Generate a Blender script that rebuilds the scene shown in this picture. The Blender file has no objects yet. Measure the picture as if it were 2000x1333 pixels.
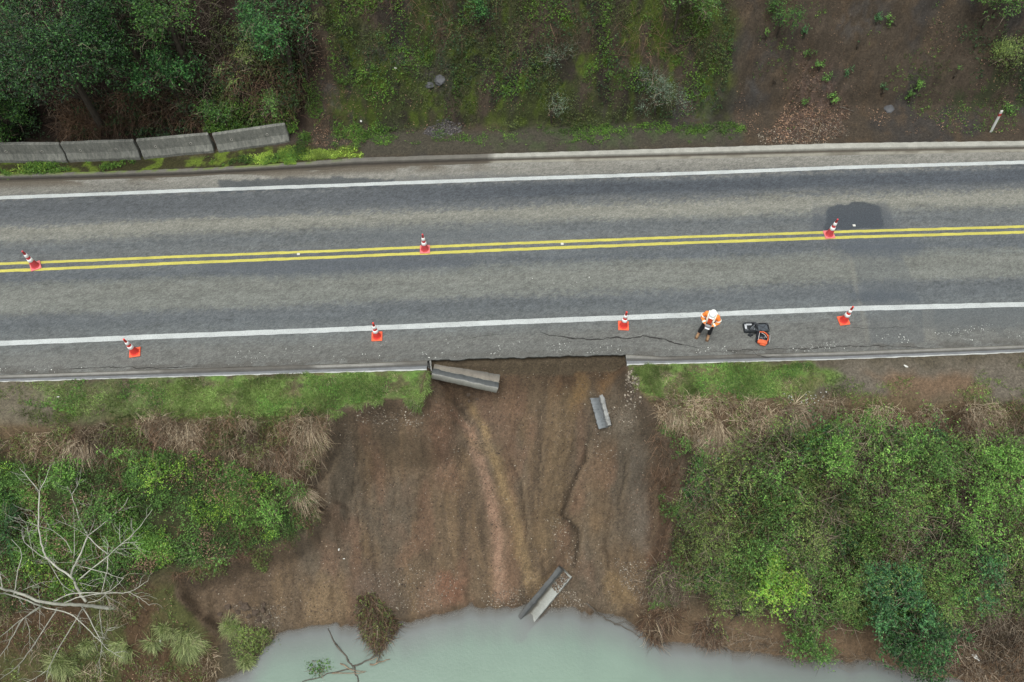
import bpy, math, random
import numpy as np
from mathutils import Vector, Matrix

# ------------------------------------------------------------------ camera, world, sun, exposure
S = bpy.context.scene
H, TH, F = 24.0, math.radians(29.5), 2000*28/36
cam_d = bpy.data.cameras.new('camera'); cam = bpy.data.objects.new('camera', cam_d)
S.collection.objects.link(cam); S.camera = cam
cam.location = (0, 0, H); cam.rotation_euler = (TH, 0, 0)
cam_d.lens = 28; cam_d.sensor_width = 36; cam_d.clip_end = 3000; cam_d.clip_start = 0.5

SUN_EL, SUN_AZ = math.radians(76), math.radians(-150)     # azimuth from +Y towards +X
w = bpy.data.worlds.new('World'); S.world = w; w.use_nodes = True
nt = w.node_tree; bg = nt.nodes['Background']
sky = nt.nodes.new('ShaderNodeTexSky'); sky.sky_type = 'NISHITA'; sky.sun_disc = False
sky.sun_elevation = SUN_EL; sky.sun_rotation = SUN_AZ; sky.air_density = 1.0; sky.dust_density = 4.0
hs = nt.nodes.new('ShaderNodeHueSaturation'); hs.inputs['Saturation'].default_value = 0.15
nt.links.new(sky.outputs[0], hs.inputs['Color']); tint = nt.nodes.new('ShaderNodeMix'); tint.data_type = 'RGBA'; tint.blend_type = 'MULTIPLY'; tint.inputs[0].default_value = 1; tint.inputs[7].default_value = (.965, 1.0, .985, 1)
nt.links.new(hs.outputs[0], tint.inputs[6]); nt.links.new(tint.outputs[2], bg.inputs[0])
bg.inputs[1].default_value = 0.15
sd = bpy.data.lights.new('sun', 'SUN'); sd.energy = 1.3; sd.angle = math.radians(25); sd.color = (1, .995, .97)
so = bpy.data.objects.new('sun', sd); S.collection.objects.link(so)
sdir = Vector((math.sin(SUN_AZ)*math.cos(SUN_EL), math.cos(SUN_AZ)*math.cos(SUN_EL), math.sin(SUN_EL)))
so.rotation_euler = sdir.to_track_quat('Z', 'Y').to_euler()
S.view_settings.view_transform = 'Standard'; S.view_settings.look = 'None'
S.view_settings.exposure = 0.62; S.view_settings.gamma = 1
S.render.engine = 'CYCLES'

rs = np.random.RandomState(7); random.seed(5)
COL = S.collection

# ------------------------------------------------------------------ projection helpers (ground survey)
sT, cT = math.sin(TH), math.cos(TH)
def ray(px, py):
    u = (np.asarray(px, float)-1000)/F; v = (666.5-np.asarray(py, float))/F
    return u, v*cT+sT, v*sT-cT
def P(px, py, z=0.0):
    dx, dy, dz = ray(px, py); t = (z-H)/dz
    return np.stack([dx*t, dy*t, np.broadcast_to(np.asarray(z, float), np.shape(dx*t))], -1)
def proj(x, y, z):
    d = y*sT-(z-H)*cT
    return 1000+F*x/d, 666.5-F*(y*cT+(z-H)*sT)/d

def line(pts, z=0.0):
    w_ = np.array([P(a, b, z) for a, b in pts]); X, Y = w_[:, 0], w_[:, 1]
    sl, sr = (Y[1]-Y[0])/(X[1]-X[0]), (Y[-1]-Y[-2])/(X[-1]-X[-2])
    sl, sr = (Y[2]-Y[0])/(X[2]-X[0]), (Y[-1]-Y[-3])/(X[-1]-X[-3])
    def f(x):
        x = np.asarray(x, float); r = np.interp(x, X, Y)
        r = np.where(x < X[0], Y[0]+(x-X[0])*sl, r)
        return np.where(x > X[-1], Y[-1]+(x-X[-1])*sr, r)
    return f

# ------------------------------------------------------------------ value noise
def _h(i, j, s):
    n = (i.astype(np.int64)*374761393 + j.astype(np.int64)*668265263 + s*1274126177) & 0xffffffff
    n = ((n ^ (n >> 13))*1274126177) & 0xffffffff
    n = ((n ^ (n >> 16))*2246822519) & 0xffffffff
    return ((n ^ (n >> 15)) & 0xffffff)/float(0xffffff)
def vn(x, y, s=0):
    xi, yi = np.floor(x), np.floor(y); fx, fy = x-xi, y-yi
    fx, fy = fx*fx*(3-2*fx), fy*fy*(3-2*fy)
    a, b, c, d = _h(xi, yi, s), _h(xi+1, yi, s), _h(xi, yi+1, s), _h(xi+1, yi+1, s)
    return (a*(1-fx)+b*fx)*(1-fy)+(c*(1-fx)+d*fx)*fy
def fbm(x, y, s=0, o=4):
    r, a, t = 0, 1, 0
    for k in range(o):
        r = r+a*vn(x*2**k+17.3*k, y*2**k-9.1*k, s+k*31); t += a; a *= .5
    return r/t
def ss(a, b, x):
    t = np.clip((x-a)/(b-a), 0, 1); return t*t*(3-2*t)
def mixc(a, b, m): return a*(1-m[..., None])+np.asarray(b)*m[..., None]
K = 1.55
def C(r, g, b, k=None):
    v = np.array([r, g, b])/255.; v = np.where(v < .04045, v/12.92, ((v+.055)/1.055)**2.4)
    return v/(k or K)

# ------------------------------------------------------------------ survey lines
L_white = line([(0, 671), (350, 656.5), (700, 642.5), (1000, 629.5), (1350, 615.7), (1650, 603.5), (2000, 595)])
U_white = line([(0, 387), (350, 373.5), (700, 361), (1000, 350), (1350, 339), (1650, 327.5), (2000, 317.5)])
Y_up = line([(0, 516), (350, 502), (700, 488.5), (1000, 476), (1350, 463), (1650, 453), (2000, 443)])
Y_lo = line([(0, 530), (350, 514.5), (700, 500.5), (1000, 488), (1350, 474.5), (1650, 464), (2000, 454)])
A_lo = line([(0, 733), (350, 721), (700, 710), (835, 704), (1222, 692.5), (1300, 697), (1650, 687), (2000, 674)])
B_lo = line([(0, 748), (350, 738), (700, 728), (835, 724), (1222, 714.5), (1650, 703.5), (2000, 690)])
A_up = line([(0, 357), (350, 346), (700, 328), (965, 319), (1300, 312), (1650, 304), (2000, 297)])
B_up = line([(0, 342), (200, 338), (400, 331), (600, 319), (700, 311), (965, 303), (1300, 293), (1650, 282), (2000, 278)])
XS0, XS1 = float(P(835, 703)[0]), float(P(1222, 692)[0])
WZ = -6.0
R_edge = line([(-300, 1480), (200, 1430), (400, 1352), (430, 1325), (480, 1300), (540, 1245), (640, 1226), (700, 1216), (790, 1212), (870, 1196), (970, 1188),
               (1040, 1188), (1100, 1186), (1200, 1203), (1290, 1245), (1400, 1268), (1560, 1285), (1700, 1290), (1780, 1310), (1900, 1335), (2000, 1345)], WZ)

_re = R_edge
def R_edge(x): return _re(x)+.42*(fbm(np.asarray(x, float)*1.1, np.asarray(x, float)*0+2, 707, 4)-.5)+.10*(vn(np.asarray(x, float)*5, np.asarray(x, float)*0, 708)-.5)
# ------------------------------------------------------------------ terrain
def intact(x, y):
    x = np.asarray(x, float); y = np.asarray(y, float)
    yb, yt, yr = B_lo(x), B_up(x), R_edge(x)
    n1 = fbm(x*.35, y*.35, 3); n2 = fbm(x*1.3, y*1.3, 9); n3 = fbm(x*4, y*4, 12, 3)
    # river side
    vw = 1.75+.5*(n1-.5)
    d = yb-y; t = (d-vw)/(np.maximum(yb-vw-yr, .5))
    tt = np.clip(t, 0, 1)
    low = .05-.10*np.clip(d/vw, 0, 1)-(6.05-.1)*np.power(tt, .92)+np.where(tt > 0, (n2-.5)*.55*ss(0, .1, tt)*(1-ss(.85, 1, tt)), 0)
    low = low-np.clip(yr-y, 0, 1e9)*.55
    low = np.maximum(low, -9)
    low = np.where(y < -20, np.maximum(low, -9+(-20-y)*.35), low); low = np.minimum(low, np.where(y < -20, 1.5, 99))
    # hill side
    du = y-yt
    vu = 1.25+1.1*ss(-5, -16, x)*1.0+.5*ss(6, 14, x)+.5*(n1-.5)
    e = np.clip(du-vu, 0, None)
    up = .07+.10*np.clip(du/vu, 0, 1)+1.18*e*ss(0, .5, e)+(n2-.5)*.8*ss(0, .8, e)+(n1-.5)*1.6*ss(.3, 2.5, e)+(n3-.5)*.16*ss(.1, .5, e)
    up = np.where(up > 22, 22+(up-22)*.2, up); up = np.minimum(up, 60)
    road = -.3
    z = np.where(y < yb+.12, low, np.where(y > yt-.12, up, road))
    return z+(n3-.5)*.05*((y < yb) | (y > yt))

def marcher(fun):
    def hit(px, py, lift=0.0):
        px = np.atleast_1d(np.asarray(px, float)); py = np.atleast_1d(np.asarray(py, float))
        dx, dy, dz = ray(px, py); zs = np.linspace(9.5, -9.2, 188)
        out = np.full(px.shape, np.nan); prev = None
        for z in zs:
            t = (z-H)/dz; g = z-fun(dx*t, dy*t)-lift
            if prev is not None:
                m = np.isnan(out) & (g <= 0)
                out[m] = (z+(zs[0]-zs[1])*np.clip(-g/(prev-g+1e-9), 0, 1))[m]
            prev = g
        out = np.where(np.isnan(out), 0, out); t = (out-H)/dz
        return np.stack([dx*t, dy*t, out], -1)
    return hit
hit0 = marcher(intact)
def wpoly(pts): return hit0([p[0] for p in pts], [p[1] for p in pts])[:, :2]
def sdist(x, y, poly):
    """signed distance, positive inside"""
    x = np.asarray(x, float); y = np.asarray(y, float)
    dm = np.full(x.shape, 1e9); ins = np.zeros(x.shape, bool); n = len(poly)
    for i in range(n):
        ax, ay = poly[i]; bx, by = poly[(i+1) % n]; ex, ey = bx-ax, by-ay
        t = np.clip(((x-ax)*ex+(y-ay)*ey)/(ex*ex+ey*ey+1e-12), 0, 1)
        dm = np.minimum(dm, (x-ax-t*ex)**2+(y-ay-t*ey)**2)
        c = ((ay > y) != (by > y)) & (x < (bx-ax)*(y-ay)/(by-ay+1e-12)+ax)
        ins ^= c
    return np.where(ins, 1, -1)*np.sqrt(dm)

SLIPPX = [(832, 735), (826, 762), (812, 784), (765, 779), (700, 792), (650, 808), (645, 850), (610, 895), (565, 930), (600, 965),
          (622, 1000), (600, 1045), (560, 1062), (480, 1080), (430, 1105), (345, 1130), (345, 1165), (390, 1210), (430, 1245), (500, 1275)]
SLIPPXR = [(1285, 1265), (1265, 1190), (1295, 1120), (1305, 1050), (1325, 960), (1338, 905), (1295, 850), (1275, 800), (1245, 765), (1228, 735)]
_l = wpoly(SLIPPX); _r = wpoly(SLIPPXR)
SLIP = np.vstack([[[XS0, float(A_lo(XS0))+.35]], [[XS0, float(A_lo(XS0))-.2]], _l, [[_l[-1][0]+.3, 1.0]], [[_r[0][0], 1.0]], _r, [[XS1, float(A_lo(XS1))-.2]], [[XS1, float(A_lo(XS1))+.35]]])

def terrain(x, y):
    x = np.asarray(x, float); y = np.asarray(y, float)
    z = intact(x, y)
    m = (x > -14) & (x < 9) & (y < 14) & (y > 0)
    if not m.any(): return z
    xs, ys = x[m], y[m]
    sdv = sdist(xs, ys, SLIP)+.22*(fbm(xs*2.2, ys*2.2, 41)-.5)
    ye, yr = A_lo(xs)+.05, R_edge(xs)
    s = np.clip((ye-ys)/(ye-yr), -.2, 1.3)
    base = -.45*ss(-.02, .03, s)-.75*ss(0, .16, s)-4.8*np.clip(s, 0, 1)
    xw = xs+.25*np.sin(ys*.9)+.15*(ys-8)*(fbm(xs*.2, ys*.1, 5)-.5)*4
    g = fbm(xw*1.1, ys*.14, 21, 4)-.5; g2 = fbm(xw*3.5, ys*.5, 25, 4)-.5
    g3 = fbm(xs*5, ys*5, 26, 3)-.5
    rr1 = 1-np.abs(2*fbm(xw*1.5, ys*.28, 311, 3)-1); rr2 = 1-np.abs(2*fbm(xw*3.2+.3*np.sin(ys*2), ys*.55, 312, 3)-1)
    bump = (g*.5+g2*.12+g3*.19-.08*ss(.88, .99, rr1)-.05*ss(.88, .99, rr2))*ss(.0, .12, s)*(1-.7*ss(.93, 1.02, s))
    # main gullies
    for gx, gw, gd, k in ((.15, .2, .12, .0), (2.15, .22, .2, .08), (-1.5, .25, .1, -.03), (3.9, .25, .14, .02)):
        cx = gx+.35*np.sin(ys*.8+gx*3)+k*(ys-8)
        bump = bump-gd*np.exp(-((xs-cx)/gw)**2)*ss(.15, .35, s)*(1-ss(.8, 1, s))
    slip = base+bump-np.clip(yr-ys, 0, 3)*.55
    slip = np.where(ys > ye, np.minimum(slip, -.3), slip)
    slip = np.maximum(slip, z[m]-.22-1.45*np.clip(sdv, 0, 9)-.25*g3)
    lim = np.minimum(z[m], slip)
    lim = np.where(xs < -6.2, np.minimum(z[m]-.15, np.maximum(lim, z[m]-.7)), lim)
    k = ss(-.08, .30, sdv)
    z = z.copy(); z[m] = z[m]*(1-k)+lim*k
    return z
hitT = marcher(terrain)
def hit(px, py, lift=0.0): return hitT(px, py, lift)[0]

# ------------------------------------------------------------------ object helpers
def tag(o, label=None, cat=None, group=None, kind=None):
    if label: o['label'] = label
    if cat: o['category'] = cat
    if group: o['group'] = group
    if kind: o['kind'] = kind
    return o
def empty(name, loc, rz=0.0):
    o = bpy.data.objects.new(name, None); COL.objects.link(o); o.location = loc; o.rotation_euler = (0, 0, rz)
    o.empty_display_size = .2; return o
def mesh(name, V, Fc, mat=None, parent=None, smooth=False, attrs=None, world=False):
    V = np.asarray(V, float).reshape(-1, 3)
    if world and parent is not None: V = V-np.array(parent.location)
    me = bpy.data.meshes.new(name)
    if isinstance(Fc, np.ndarray):
        k = Fc.shape[1]; n = len(Fc)
        me.vertices.add(len(V)); me.vertices.foreach_set('co', V.astype(np.float32).ravel())
        me.loops.add(n*k); me.loops.foreach_set('vertex_index', Fc.astype(np.int32).ravel())
        me.polygons.add(n); me.polygons.foreach_set('loop_start', np.arange(0, n*k, k, dtype=np.int32))
        me.polygons.foreach_set('loop_total', np.full(n, k, np.int32)); me.update(calc_edges=True)
    else:
        me.from_pydata([tuple(v) for v in V], [], [tuple(f) for f in Fc])
    me.polygons.foreach_set('use_smooth', np.full(len(me.polygons), smooth))
    for nme, dat in (attrs or {}).items():
        dat = np.asarray(dat, np.float32)
        if dat.ndim == 2:
            a = me.attributes.new(nme, 'FLOAT_COLOR', 'POINT')
            a.data.foreach_set('color', np.hstack([dat, np.ones((len(dat), 1), np.float32)]).ravel())
        else:
            a = me.attributes.new(nme, 'FLOAT', 'POINT'); a.data.foreach_set('value', dat.ravel())
    if mat: me.materials.append(mat)
    o = bpy.data.objects.new(name, me); COL.objects.link(o)
    if parent is not None: o.parent = parent
    return o
def grid_faces(nx, ny):
    i = np.arange(nx*ny).reshape(ny, nx)
    return np.stack([i[:-1, :-1], i[:-1, 1:], i[1:, 1:], i[1:, :-1]], -1).reshape(-1, 4)

class MB:
    """collects solids into one mesh"""
    def __init__(s): s.v, s.f = [], []
    def add(s, V, Fc):
        n = len(s.v); s.v += [tuple(v) for v in V]; s.f += [tuple(a+n for a in f) for f in Fc]; return s
    def box(s, c, d, M=None, bev=0.0):
        x, y, z = [a/2 for a in d]; b = min(bev, x*.9, y*.9, z*.9)
        if b <= 0:
            V = [(i*x, j*y, k*z) for k in (-1, 1) for j in (-1, 1) for i in (-1, 1)]
            Fc = [(0, 2, 3, 1), (4, 5, 7, 6), (0, 1, 5, 4), (2, 6, 7, 3), (0, 4, 6, 2), (1, 3, 7, 5)]
        else:
            def rg(X, Y, z): 
                c_ = .35*b
                return [(-X, -Y+b, z), (-X+c_, -Y+c_, z), (-X+b, -Y, z), (X-b, -Y, z), (X-c_, -Y+c_, z), (X, -Y+b, z), (X, Y-b, z), (X-c_, Y-c_, z), (X-b, Y, z), (-X+b, Y, z), (-X+c_, Y-c_, z), (-X, Y-b, z)]
            k = .6*b; V = rg(x-k, y-k, -z)+rg(x, y, -z+k)+rg(x, y, z-k)+rg(x-k, y-k, z)
            Fc = [tuple(range(11, -1, -1)), tuple(range(36, 48))]
            for r in range(3):
                for i in range(12): Fc.append((r*12+i, r*12+(i+1) % 12, r*12+12+(i+1) % 12, r*12+12+i))
        V = [Vector(v)+Vector(c) if M is None else M @ (Vector(v)+Vector(c)) for v in V]
        return s.add(V, Fc)
    def lathe(s, prof, n=20, M=None, c=(0, 0, 0), squash=(1, 1), cap=True):
        V = []
        for r, z in prof:
            for i in range(n):
                a = 2*math.pi*i/n; p = Vector((c[0]+r*math.cos(a)*squash[0], c[1]+r*math.sin(a)*squash[1], c[2]+z))
                V.append(M @ p if M else p)
        Fc = [(k*n+i, k*n+(i+1) % n, (k+1)*n+(i+1) % n, (k+1)*n+i) for k in range(len(prof)-1) for i in range(n)]
        if cap: Fc += [tuple(range(n-1, -1, -1)), tuple((len(prof)-1)*n+i for i in range(n))]
        return s.add(V, Fc)
    def tube(s, pts, rad, n=6):
        pts = [Vector(p) for p in pts]; V = []; up = Vector((.13, .31, .94)); 
        for k, p in enumerate(pts):
            d = (pts[min(k+1, len(pts)-1)]-pts[max(k-1, 0)]).normalized()
            a = d.cross(up); a = a.normalized() if a.length > 1e-3 else Vector((1, 0, 0)); b = d.cross(a).normalized()
            r = rad[k] if hasattr(rad, '__len__') else rad
            for i in range(n):
                t = 2*math.pi*i/n; V.append(p+(a*math.cos(t)+b*math.sin(t))*r)
        m = len(pts)
        Fc = [(k*n+i, k*n+(i+1) % n, (k+1)*n+(i+1) % n, (k+1)*n+i) for k in range(m-1) for i in range(n)]
        Fc += [tuple(range(n-1, -1, -1)), tuple((m-1)*n+i for i in range(n))]
        return s.add(V, Fc)
    def build(s, name, mat, parent=None, smooth=False): return mesh(name, s.v, s.f, mat, parent, smooth)

# ------------------------------------------------------------------ materials
def newmat(name):
    m = bpy.data.materials.new(name); m.use_nodes = True; return m, m.node_tree, m.node_tree.nodes['Principled BSDF']
def N(nt, t, **kw):
    n = nt.nodes.new(t)
    for k, v in kw.items():
        if k in n.inputs: n.inputs[k].default_value = v
        else: setattr(n, k, v)
    return n
def L(nt, a, b): nt.links.new(a, b)
def mul(nt, a, b, fac=1.0, mode='MULTIPLY'):
    n = nt.nodes.new('ShaderNodeMix'); n.data_type = 'RGBA'; n.blend_type = mode; n.inputs[0].default_value = fac
    for s_, v in ((n.inputs[6], a), (n.inputs[7], b)):
        if hasattr(v, 'is_output'): L(nt, v, s_)
        else: s_.default_value = (*v, 1)
    return n.outputs[2]
def ramp(nt, src, stops):
    r = nt.nodes.new('ShaderNodeValToRGB'); e = r.color_ramp.elements
    while len(e) < len(stops): e.new(.5)
    for q, (p, c) in zip(e, stops): q.position = p; q.color = (*c, 1) if hasattr(c, '__len__') else (c, c, c, 1)
    L(nt, src, r.inputs[0]); return r.outputs[0]
def objnoise(nt, scale, detail=4, rough=.6, sc=None):
    tc = N(nt, 'ShaderNodeTexCoord'); src = tc.outputs['Object']
    if sc:
        mp = N(nt, 'ShaderNodeMapping'); mp.inputs['Scale'].default_value = sc; L(nt, src, mp.inputs[0]); src = mp.outputs[0]
    n = N(nt, 'ShaderNodeTexNoise', Scale=scale, Detail=detail, Roughness=rough); L(nt, src, n.inputs['Vector']); return n.outputs[0]

def plain(name, col, rough=.7, var=.25, scale=9, bump=.0, metal=0, spec=.4):
    m, nt, b = newmat(name)
    n = objnoise(nt, scale)
    L(nt, mul(nt, tuple(col), ramp(nt, n, [(.3, 1-var), (.7, 1+var)])), b.inputs['Base Color'])
    b.inputs['Roughness'].default_value = rough; b.inputs['Metallic'].default_value = metal; b.inputs['Specular IOR Level'].default_value = spec
    if bump:
        bn = N(nt, 'ShaderNodeBump', Strength=bump, Distance=.02); L(nt, objnoise(nt, scale*5), bn.inputs['Height']); L(nt, bn.outputs[0], b.inputs['Normal'])
    return m

def ground_mat(name, fine=14, bumpd=.05, rough=.95, amt=.5, bs=1.0):
    m, nt, b = newmat(name)
    a = N(nt, 'ShaderNodeAttribute', attribute_name='Col').outputs['Color']
    n1 = objnoise(nt, fine, 6, .7); n2 = objnoise(nt, fine*4.5, 3, .6)
    c = mul(nt, a, ramp(nt, n1, [(.34, 1-amt), (.5, 1.0), (.66, 1+amt)]))
    c = mul(nt, c, ramp(nt, n2, [(.36, 1-amt*.8), (.64, 1+amt*.8)]))
    # stones and crumbs
    tc = N(nt, 'ShaderNodeTexCoord'); vo = N(nt, 'ShaderNodeTexVoronoi', Scale=13.0); L(nt, tc.outputs['Object'], vo.inputs['Vector'])
    st = ramp(nt, vo.outputs['Distance'], [(.0, 1.0), (.16, 1.0), (.24, 0.0)])
    sel = ramp(nt, vo.outputs['Color'], [(.80, 0.0), (.82, 1.0)])
    stone = N(nt, 'ShaderNodeAttribute', attribute_name='stony').outputs['Fac']
    mm = N(nt, 'ShaderNodeMath', operation='MULTIPLY'); L(nt, st, mm.inputs[0]); L(nt, sel, mm.inputs[1])
    m2 = N(nt, 'ShaderNodeMath', operation='MULTIPLY'); L(nt, mm.outputs[0], m2.inputs[0]); L(nt, stone, m2.inputs[1])
    mx = nt.nodes.new('ShaderNodeMix'); mx.data_type = 'RGBA'; L(nt, m2.outputs[0], mx.inputs[0]); L(nt, c, mx.inputs[6]); mx.inputs[7].default_value = (*C(150, 138, 120), 1)
    L(nt, mx.outputs[2], b.inputs['Base Color']); b.inputs['Roughness'].default_value = rough; b.inputs['Specular IOR Level'].default_value = .25
    bn = N(nt, 'ShaderNodeBump', Strength=bs, Distance=bumpd); L(nt, n1, bn.inputs['Height']); L(nt, bn.outputs[0], b.inputs['Normal'])
    return m

def leaf_mat(name, dark, mid, light, rough=.5, trans=.25):
    m, nt, b = newmat(name)
    r = N(nt, 'ShaderNodeAttribute', attribute_name='rnd').outputs['Fac']
    t = N(nt, 'ShaderNodeAttribute', attribute_name='tone').outputs['Fac']
    c = ramp(nt, r, [(0, dark), (.5, mid), (1, light)])
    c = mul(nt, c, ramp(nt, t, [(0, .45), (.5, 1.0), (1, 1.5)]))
    L(nt, c, b.inputs['Base Color']); b.inputs['Roughness'].default_value = rough; b.inputs['Specular IOR Level'].default_value = .35
    tr = N(nt, 'ShaderNodeBsdfTranslucent'); L(nt, c, tr.inputs[0]); mx = N(nt, 'ShaderNodeMixShader'); mx.inputs[0].default_value = trans
    L(nt, b.outputs[0], mx.inputs[1]); L(nt, tr.outputs[0], mx.inputs[2]); L(nt, mx.outputs[0], nt.nodes['Material Output'].inputs[0])
    return m
G = 2.2   # leaves are seen half self-shaded: photo tone -> leaf reflectance
def LM(name, a, b, c, **k): return leaf_mat(name, tuple(C(*a)*G/K), tuple(C(*b)*G/K), tuple(C(*c)*G/K), **k)
M_dark = LM('leaf_dark_green', (24, 48, 24), (42, 80, 38), (76, 118, 62))
M_blue = LM('leaf_blue_green', (30, 62, 36), (52, 96, 54), (92, 136, 80))
M_mid = LM('leaf_mid_green', (46, 74, 32), (74, 112, 48), (114, 152, 72))
M_bright = LM('leaf_bright_green', (64, 102, 40), (94, 140, 56), (138, 176, 86))
M_lime = LM('leaf_lime', (95, 125, 42), (138, 166, 62), (182, 202, 92))
M_olive = LM('leaf_olive', (70, 90, 45), (98, 118, 58), (135, 150, 80))
M_yell = LM('leaf_yellow_green', (74, 116, 36), (108, 152, 50), (158, 180, 78))
M_silver = LM('leaf_silver', (56, 70, 54), (82, 98, 78), (120, 134, 114))
M_dry = LM('dry_grass', (104, 88, 68), (156, 138, 112), (208, 192, 164), trans=.15)
M_brownleaf = LM('dead_leaves', (70, 50, 40), (110, 85, 68), (160, 130, 105), trans=.1)
M_rust = LM('rusty_bracken', (58, 44, 33), (92, 71, 54), (132, 106, 84), trans=.1)
M_twig = LM('twig_bark', (66, 56, 46), (104, 92, 78), (150, 136, 118), trans=.0, rough=.8)
M_tdark = LM('tree_dark_green', (8, 24, 12), (28, 58, 26), (72, 116, 54))
M_tblue = LM('tree_blue_green', (12, 36, 18), (36, 76, 34), (84, 134, 66))
M_tmid = LM('tree_mid_green', (20, 44, 18), (52, 90, 34), (98, 140, 60))
M_hdark = LM('bank_dark_green', (24, 42, 24), (40, 68, 34), (70, 102, 52))
M_hgreen = LM('bank_moss_green', (48, 80, 28), (74, 110, 34), (110, 144, 54))
M_holive = LM('bank_olive', (46, 56, 28), (70, 82, 40), (102, 112, 60))
M_lawn = LM('lawn_blades', (94, 118, 58), (126, 154, 78), (166, 184, 114))
M_tuss = LM('tussock_blades', (90, 105, 60), (135, 150, 90), (190, 195, 140))
M_bark = plain('bark', C(66, 58, 48), .9, .35, 6, .5)
M_palebark = plain('pale_bark', C(188, 186, 172), .85, .3, 5, .3)
M_conc = None

# ------------------------------------------------------------------ ground sheet
def axis(a, b, st, lo, hi):
    m = list(np.arange(a, b+st/2, st)); d = st; x = m[-1]; r = []
    while x < hi: d *= 1.35; x += d; r.append(x)
    d = st; x = m[0]; l = []
    while x > lo: d *= 1.35; x -= d; l.append(x)
    return np.array(l[::-1]+m+r)
gx = axis(-26, 26, .085, -900, 900); gy = axis(1.5, 31, .085, -900, 900)
X, Y = np.meshgrid(gx, gy); Z0 = intact(X, Y); Z = terrain(X, Y)
def lut(Zg):
    def f(x, y):
        x = np.asarray(x, float); y = np.asarray(y, float)
        i = np.clip(np.searchsorted(gx, x)-1, 0, len(gx)-2); j = np.clip(np.searchsorted(gy, y)-1, 0, len(gy)-2)
        fx, fy = np.clip((x-gx[i])/(gx[i+1]-gx[i]), 0, 1), np.clip((y-gy[j])/(gy[j+1]-gy[j]), 0, 1)
        return (Zg[j, i]*(1-fx)+Zg[j, i+1]*fx)*(1-fy)+(Zg[j+1, i]*(1-fx)+Zg[j+1, i+1]*fx)*fy
    return f
terrain = lut(Z); hit0 = marcher(lut(Z0)); hitT = marcher(terrain)
# bed of the long kerb piece that slid into the river
K3a, K3b = P(1006, 1240, WZ-.42), P(1106, 1117, hit(1106, 1117)[2]+.10)
e_ = np.array([K3b[0]-K3a[0], K3b[1]-K3a[1]]); Lk = np.hypot(*e_); e_ /= Lk
tk = ((X-K3a[0])*e_[0]+(Y-K3a[1])*e_[1]); nk = np.abs((X-K3a[0])*-e_[1]+(Y-K3a[1])*e_[0]); zk = K3a[2]+(K3b[2]-K3a[2])*tk/Lk
mk = ss(.62, .36, nk)*ss(-.4, -.1, tk)*ss(Lk+.3, Lk+.0, tk); Z = Z*(1-mk)+np.minimum(Z, zk+.0)*mk
terrain = lut(Z); hitT = marcher(terrain)
far = np.maximum(np.abs(X), np.abs(Y))

def region(pts, blur=.3, amp=.6, fs=1.2, seed=0):
    p = wpoly(pts); ix = np.where((gx > p[:, 0].min()-2) & (gx < p[:, 0].max()+2))[0]; iy = np.where((gy > p[:, 1].min()-2) & (gy < p[:, 1].max()+2))[0]
    out = np.zeros(X.shape); sl = np.s_[iy[0]:iy[-1]+1, ix[0]:ix[-1]+1]; x_, y_ = X[sl], Y[sl]
    out[sl] = ss(-blur, blur, sdist(x_, y_, p)+amp*(fbm(x_*fs, y_*fs, seed)-.5)*2)
    return out
nA = fbm(X*.8, Y*.8, 101); nB = fbm(X*2.5, Y*2.5, 102); nC = fbm(X*7, Y*7, 103, 3); nD = fbm(X*.3, Y*.3, 104)
col = np.broadcast_to(C(92, 84, 68), X.shape+(3,)).copy(); stony = np.full(X.shape, .25)
yb, yt = B_lo(X), B_up(X)
# --- hill side
hill = (Y > yt-.2)
hc = np.broadcast_to(C(84, 72, 60), X.shape+(3,)).copy()
hc = mixc(hc, C(70, 66, 64), ss(.5, .7, nA)*.7); hc = mixc(hc, C(100, 82, 64), ss(.5, .72, nB)*.5)
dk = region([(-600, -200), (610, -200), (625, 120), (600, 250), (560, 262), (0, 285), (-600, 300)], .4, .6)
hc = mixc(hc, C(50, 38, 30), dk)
ms = region([(640, -150), (1430, -150), (1420, 130), (1410, 235), (1280, 230), (1190, 250), (1000, 252), (720, 262), (660, 225), (650, 120)], .5, .6, 1.0, 3)
moss = ms*ss(.38, .62, .5*nA+.5*nB+.04)
hc = mixc(hc, C(66, 72, 36), moss*.95); hc = mixc(hc, C(84, 98, 34), ms*ss(.52, .68, nB)*.9)
hc = mixc(hc, C(58, 50, 44), ms*ss(.58, .7, fbm(X*1.4, Y*1.4, 222))*.9)
rk = np.zeros(X.shape)
for (a, b, r) in ((850, 158, .8), (700, 245, .45), (1360, 215, .9), (1480, 180, .5), (1660, 50, .6), (1500, 110, .5), (770, 110, .5), (640, 200, .7), (1700, 20, .8)):
    c_ = hit0(a, b)[0]; q = np.hypot((X-c_[0])/1.0, (Y-c_[1])*1.5)-r+.8*(nB-.5)
    rk = np.maximum(rk, 1-ss(-.2, .2, q))
hc = mixc(hc, C(84, 80, 78), rk*.5*ss(.4, .6, nC))
vg = region([(600, 262), (1000, 255), (1450, 245), (1450, 283), (1000, 300), (690, 308)], .25, .2)
hc = mixc(hc, C(86, 80, 68), vg*.9); hc = mixc(hc, C(82, 104, 58), vg*ss(.48, .65, nB)*.35*ss(900, 1050, proj(X, Y, Z)[0]))
ltr = region([(1560, 130), (1620, 120), (1660, 220), (1640, 270), (1500, 275), (1530, 220)], .4, .5)
hc = mixc(hc, C(110, 90, 80), ltr*ss(.4, .6, nC)*.8)
rg = region([(1780, 160), (2300, 60), (2300, 240), (1960, 235), (1800, 215)], .4, .5)
hc = mixc(hc, C(62, 68, 44), rg*ss(.42, .6, nB)*.85)
lime = region([(-300, 310), (140, 318), (420, 302), (570, 283), (700, 292), (705, 308), (560, 326), (300, 336), (-300, 350)], .12, .25)
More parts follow.
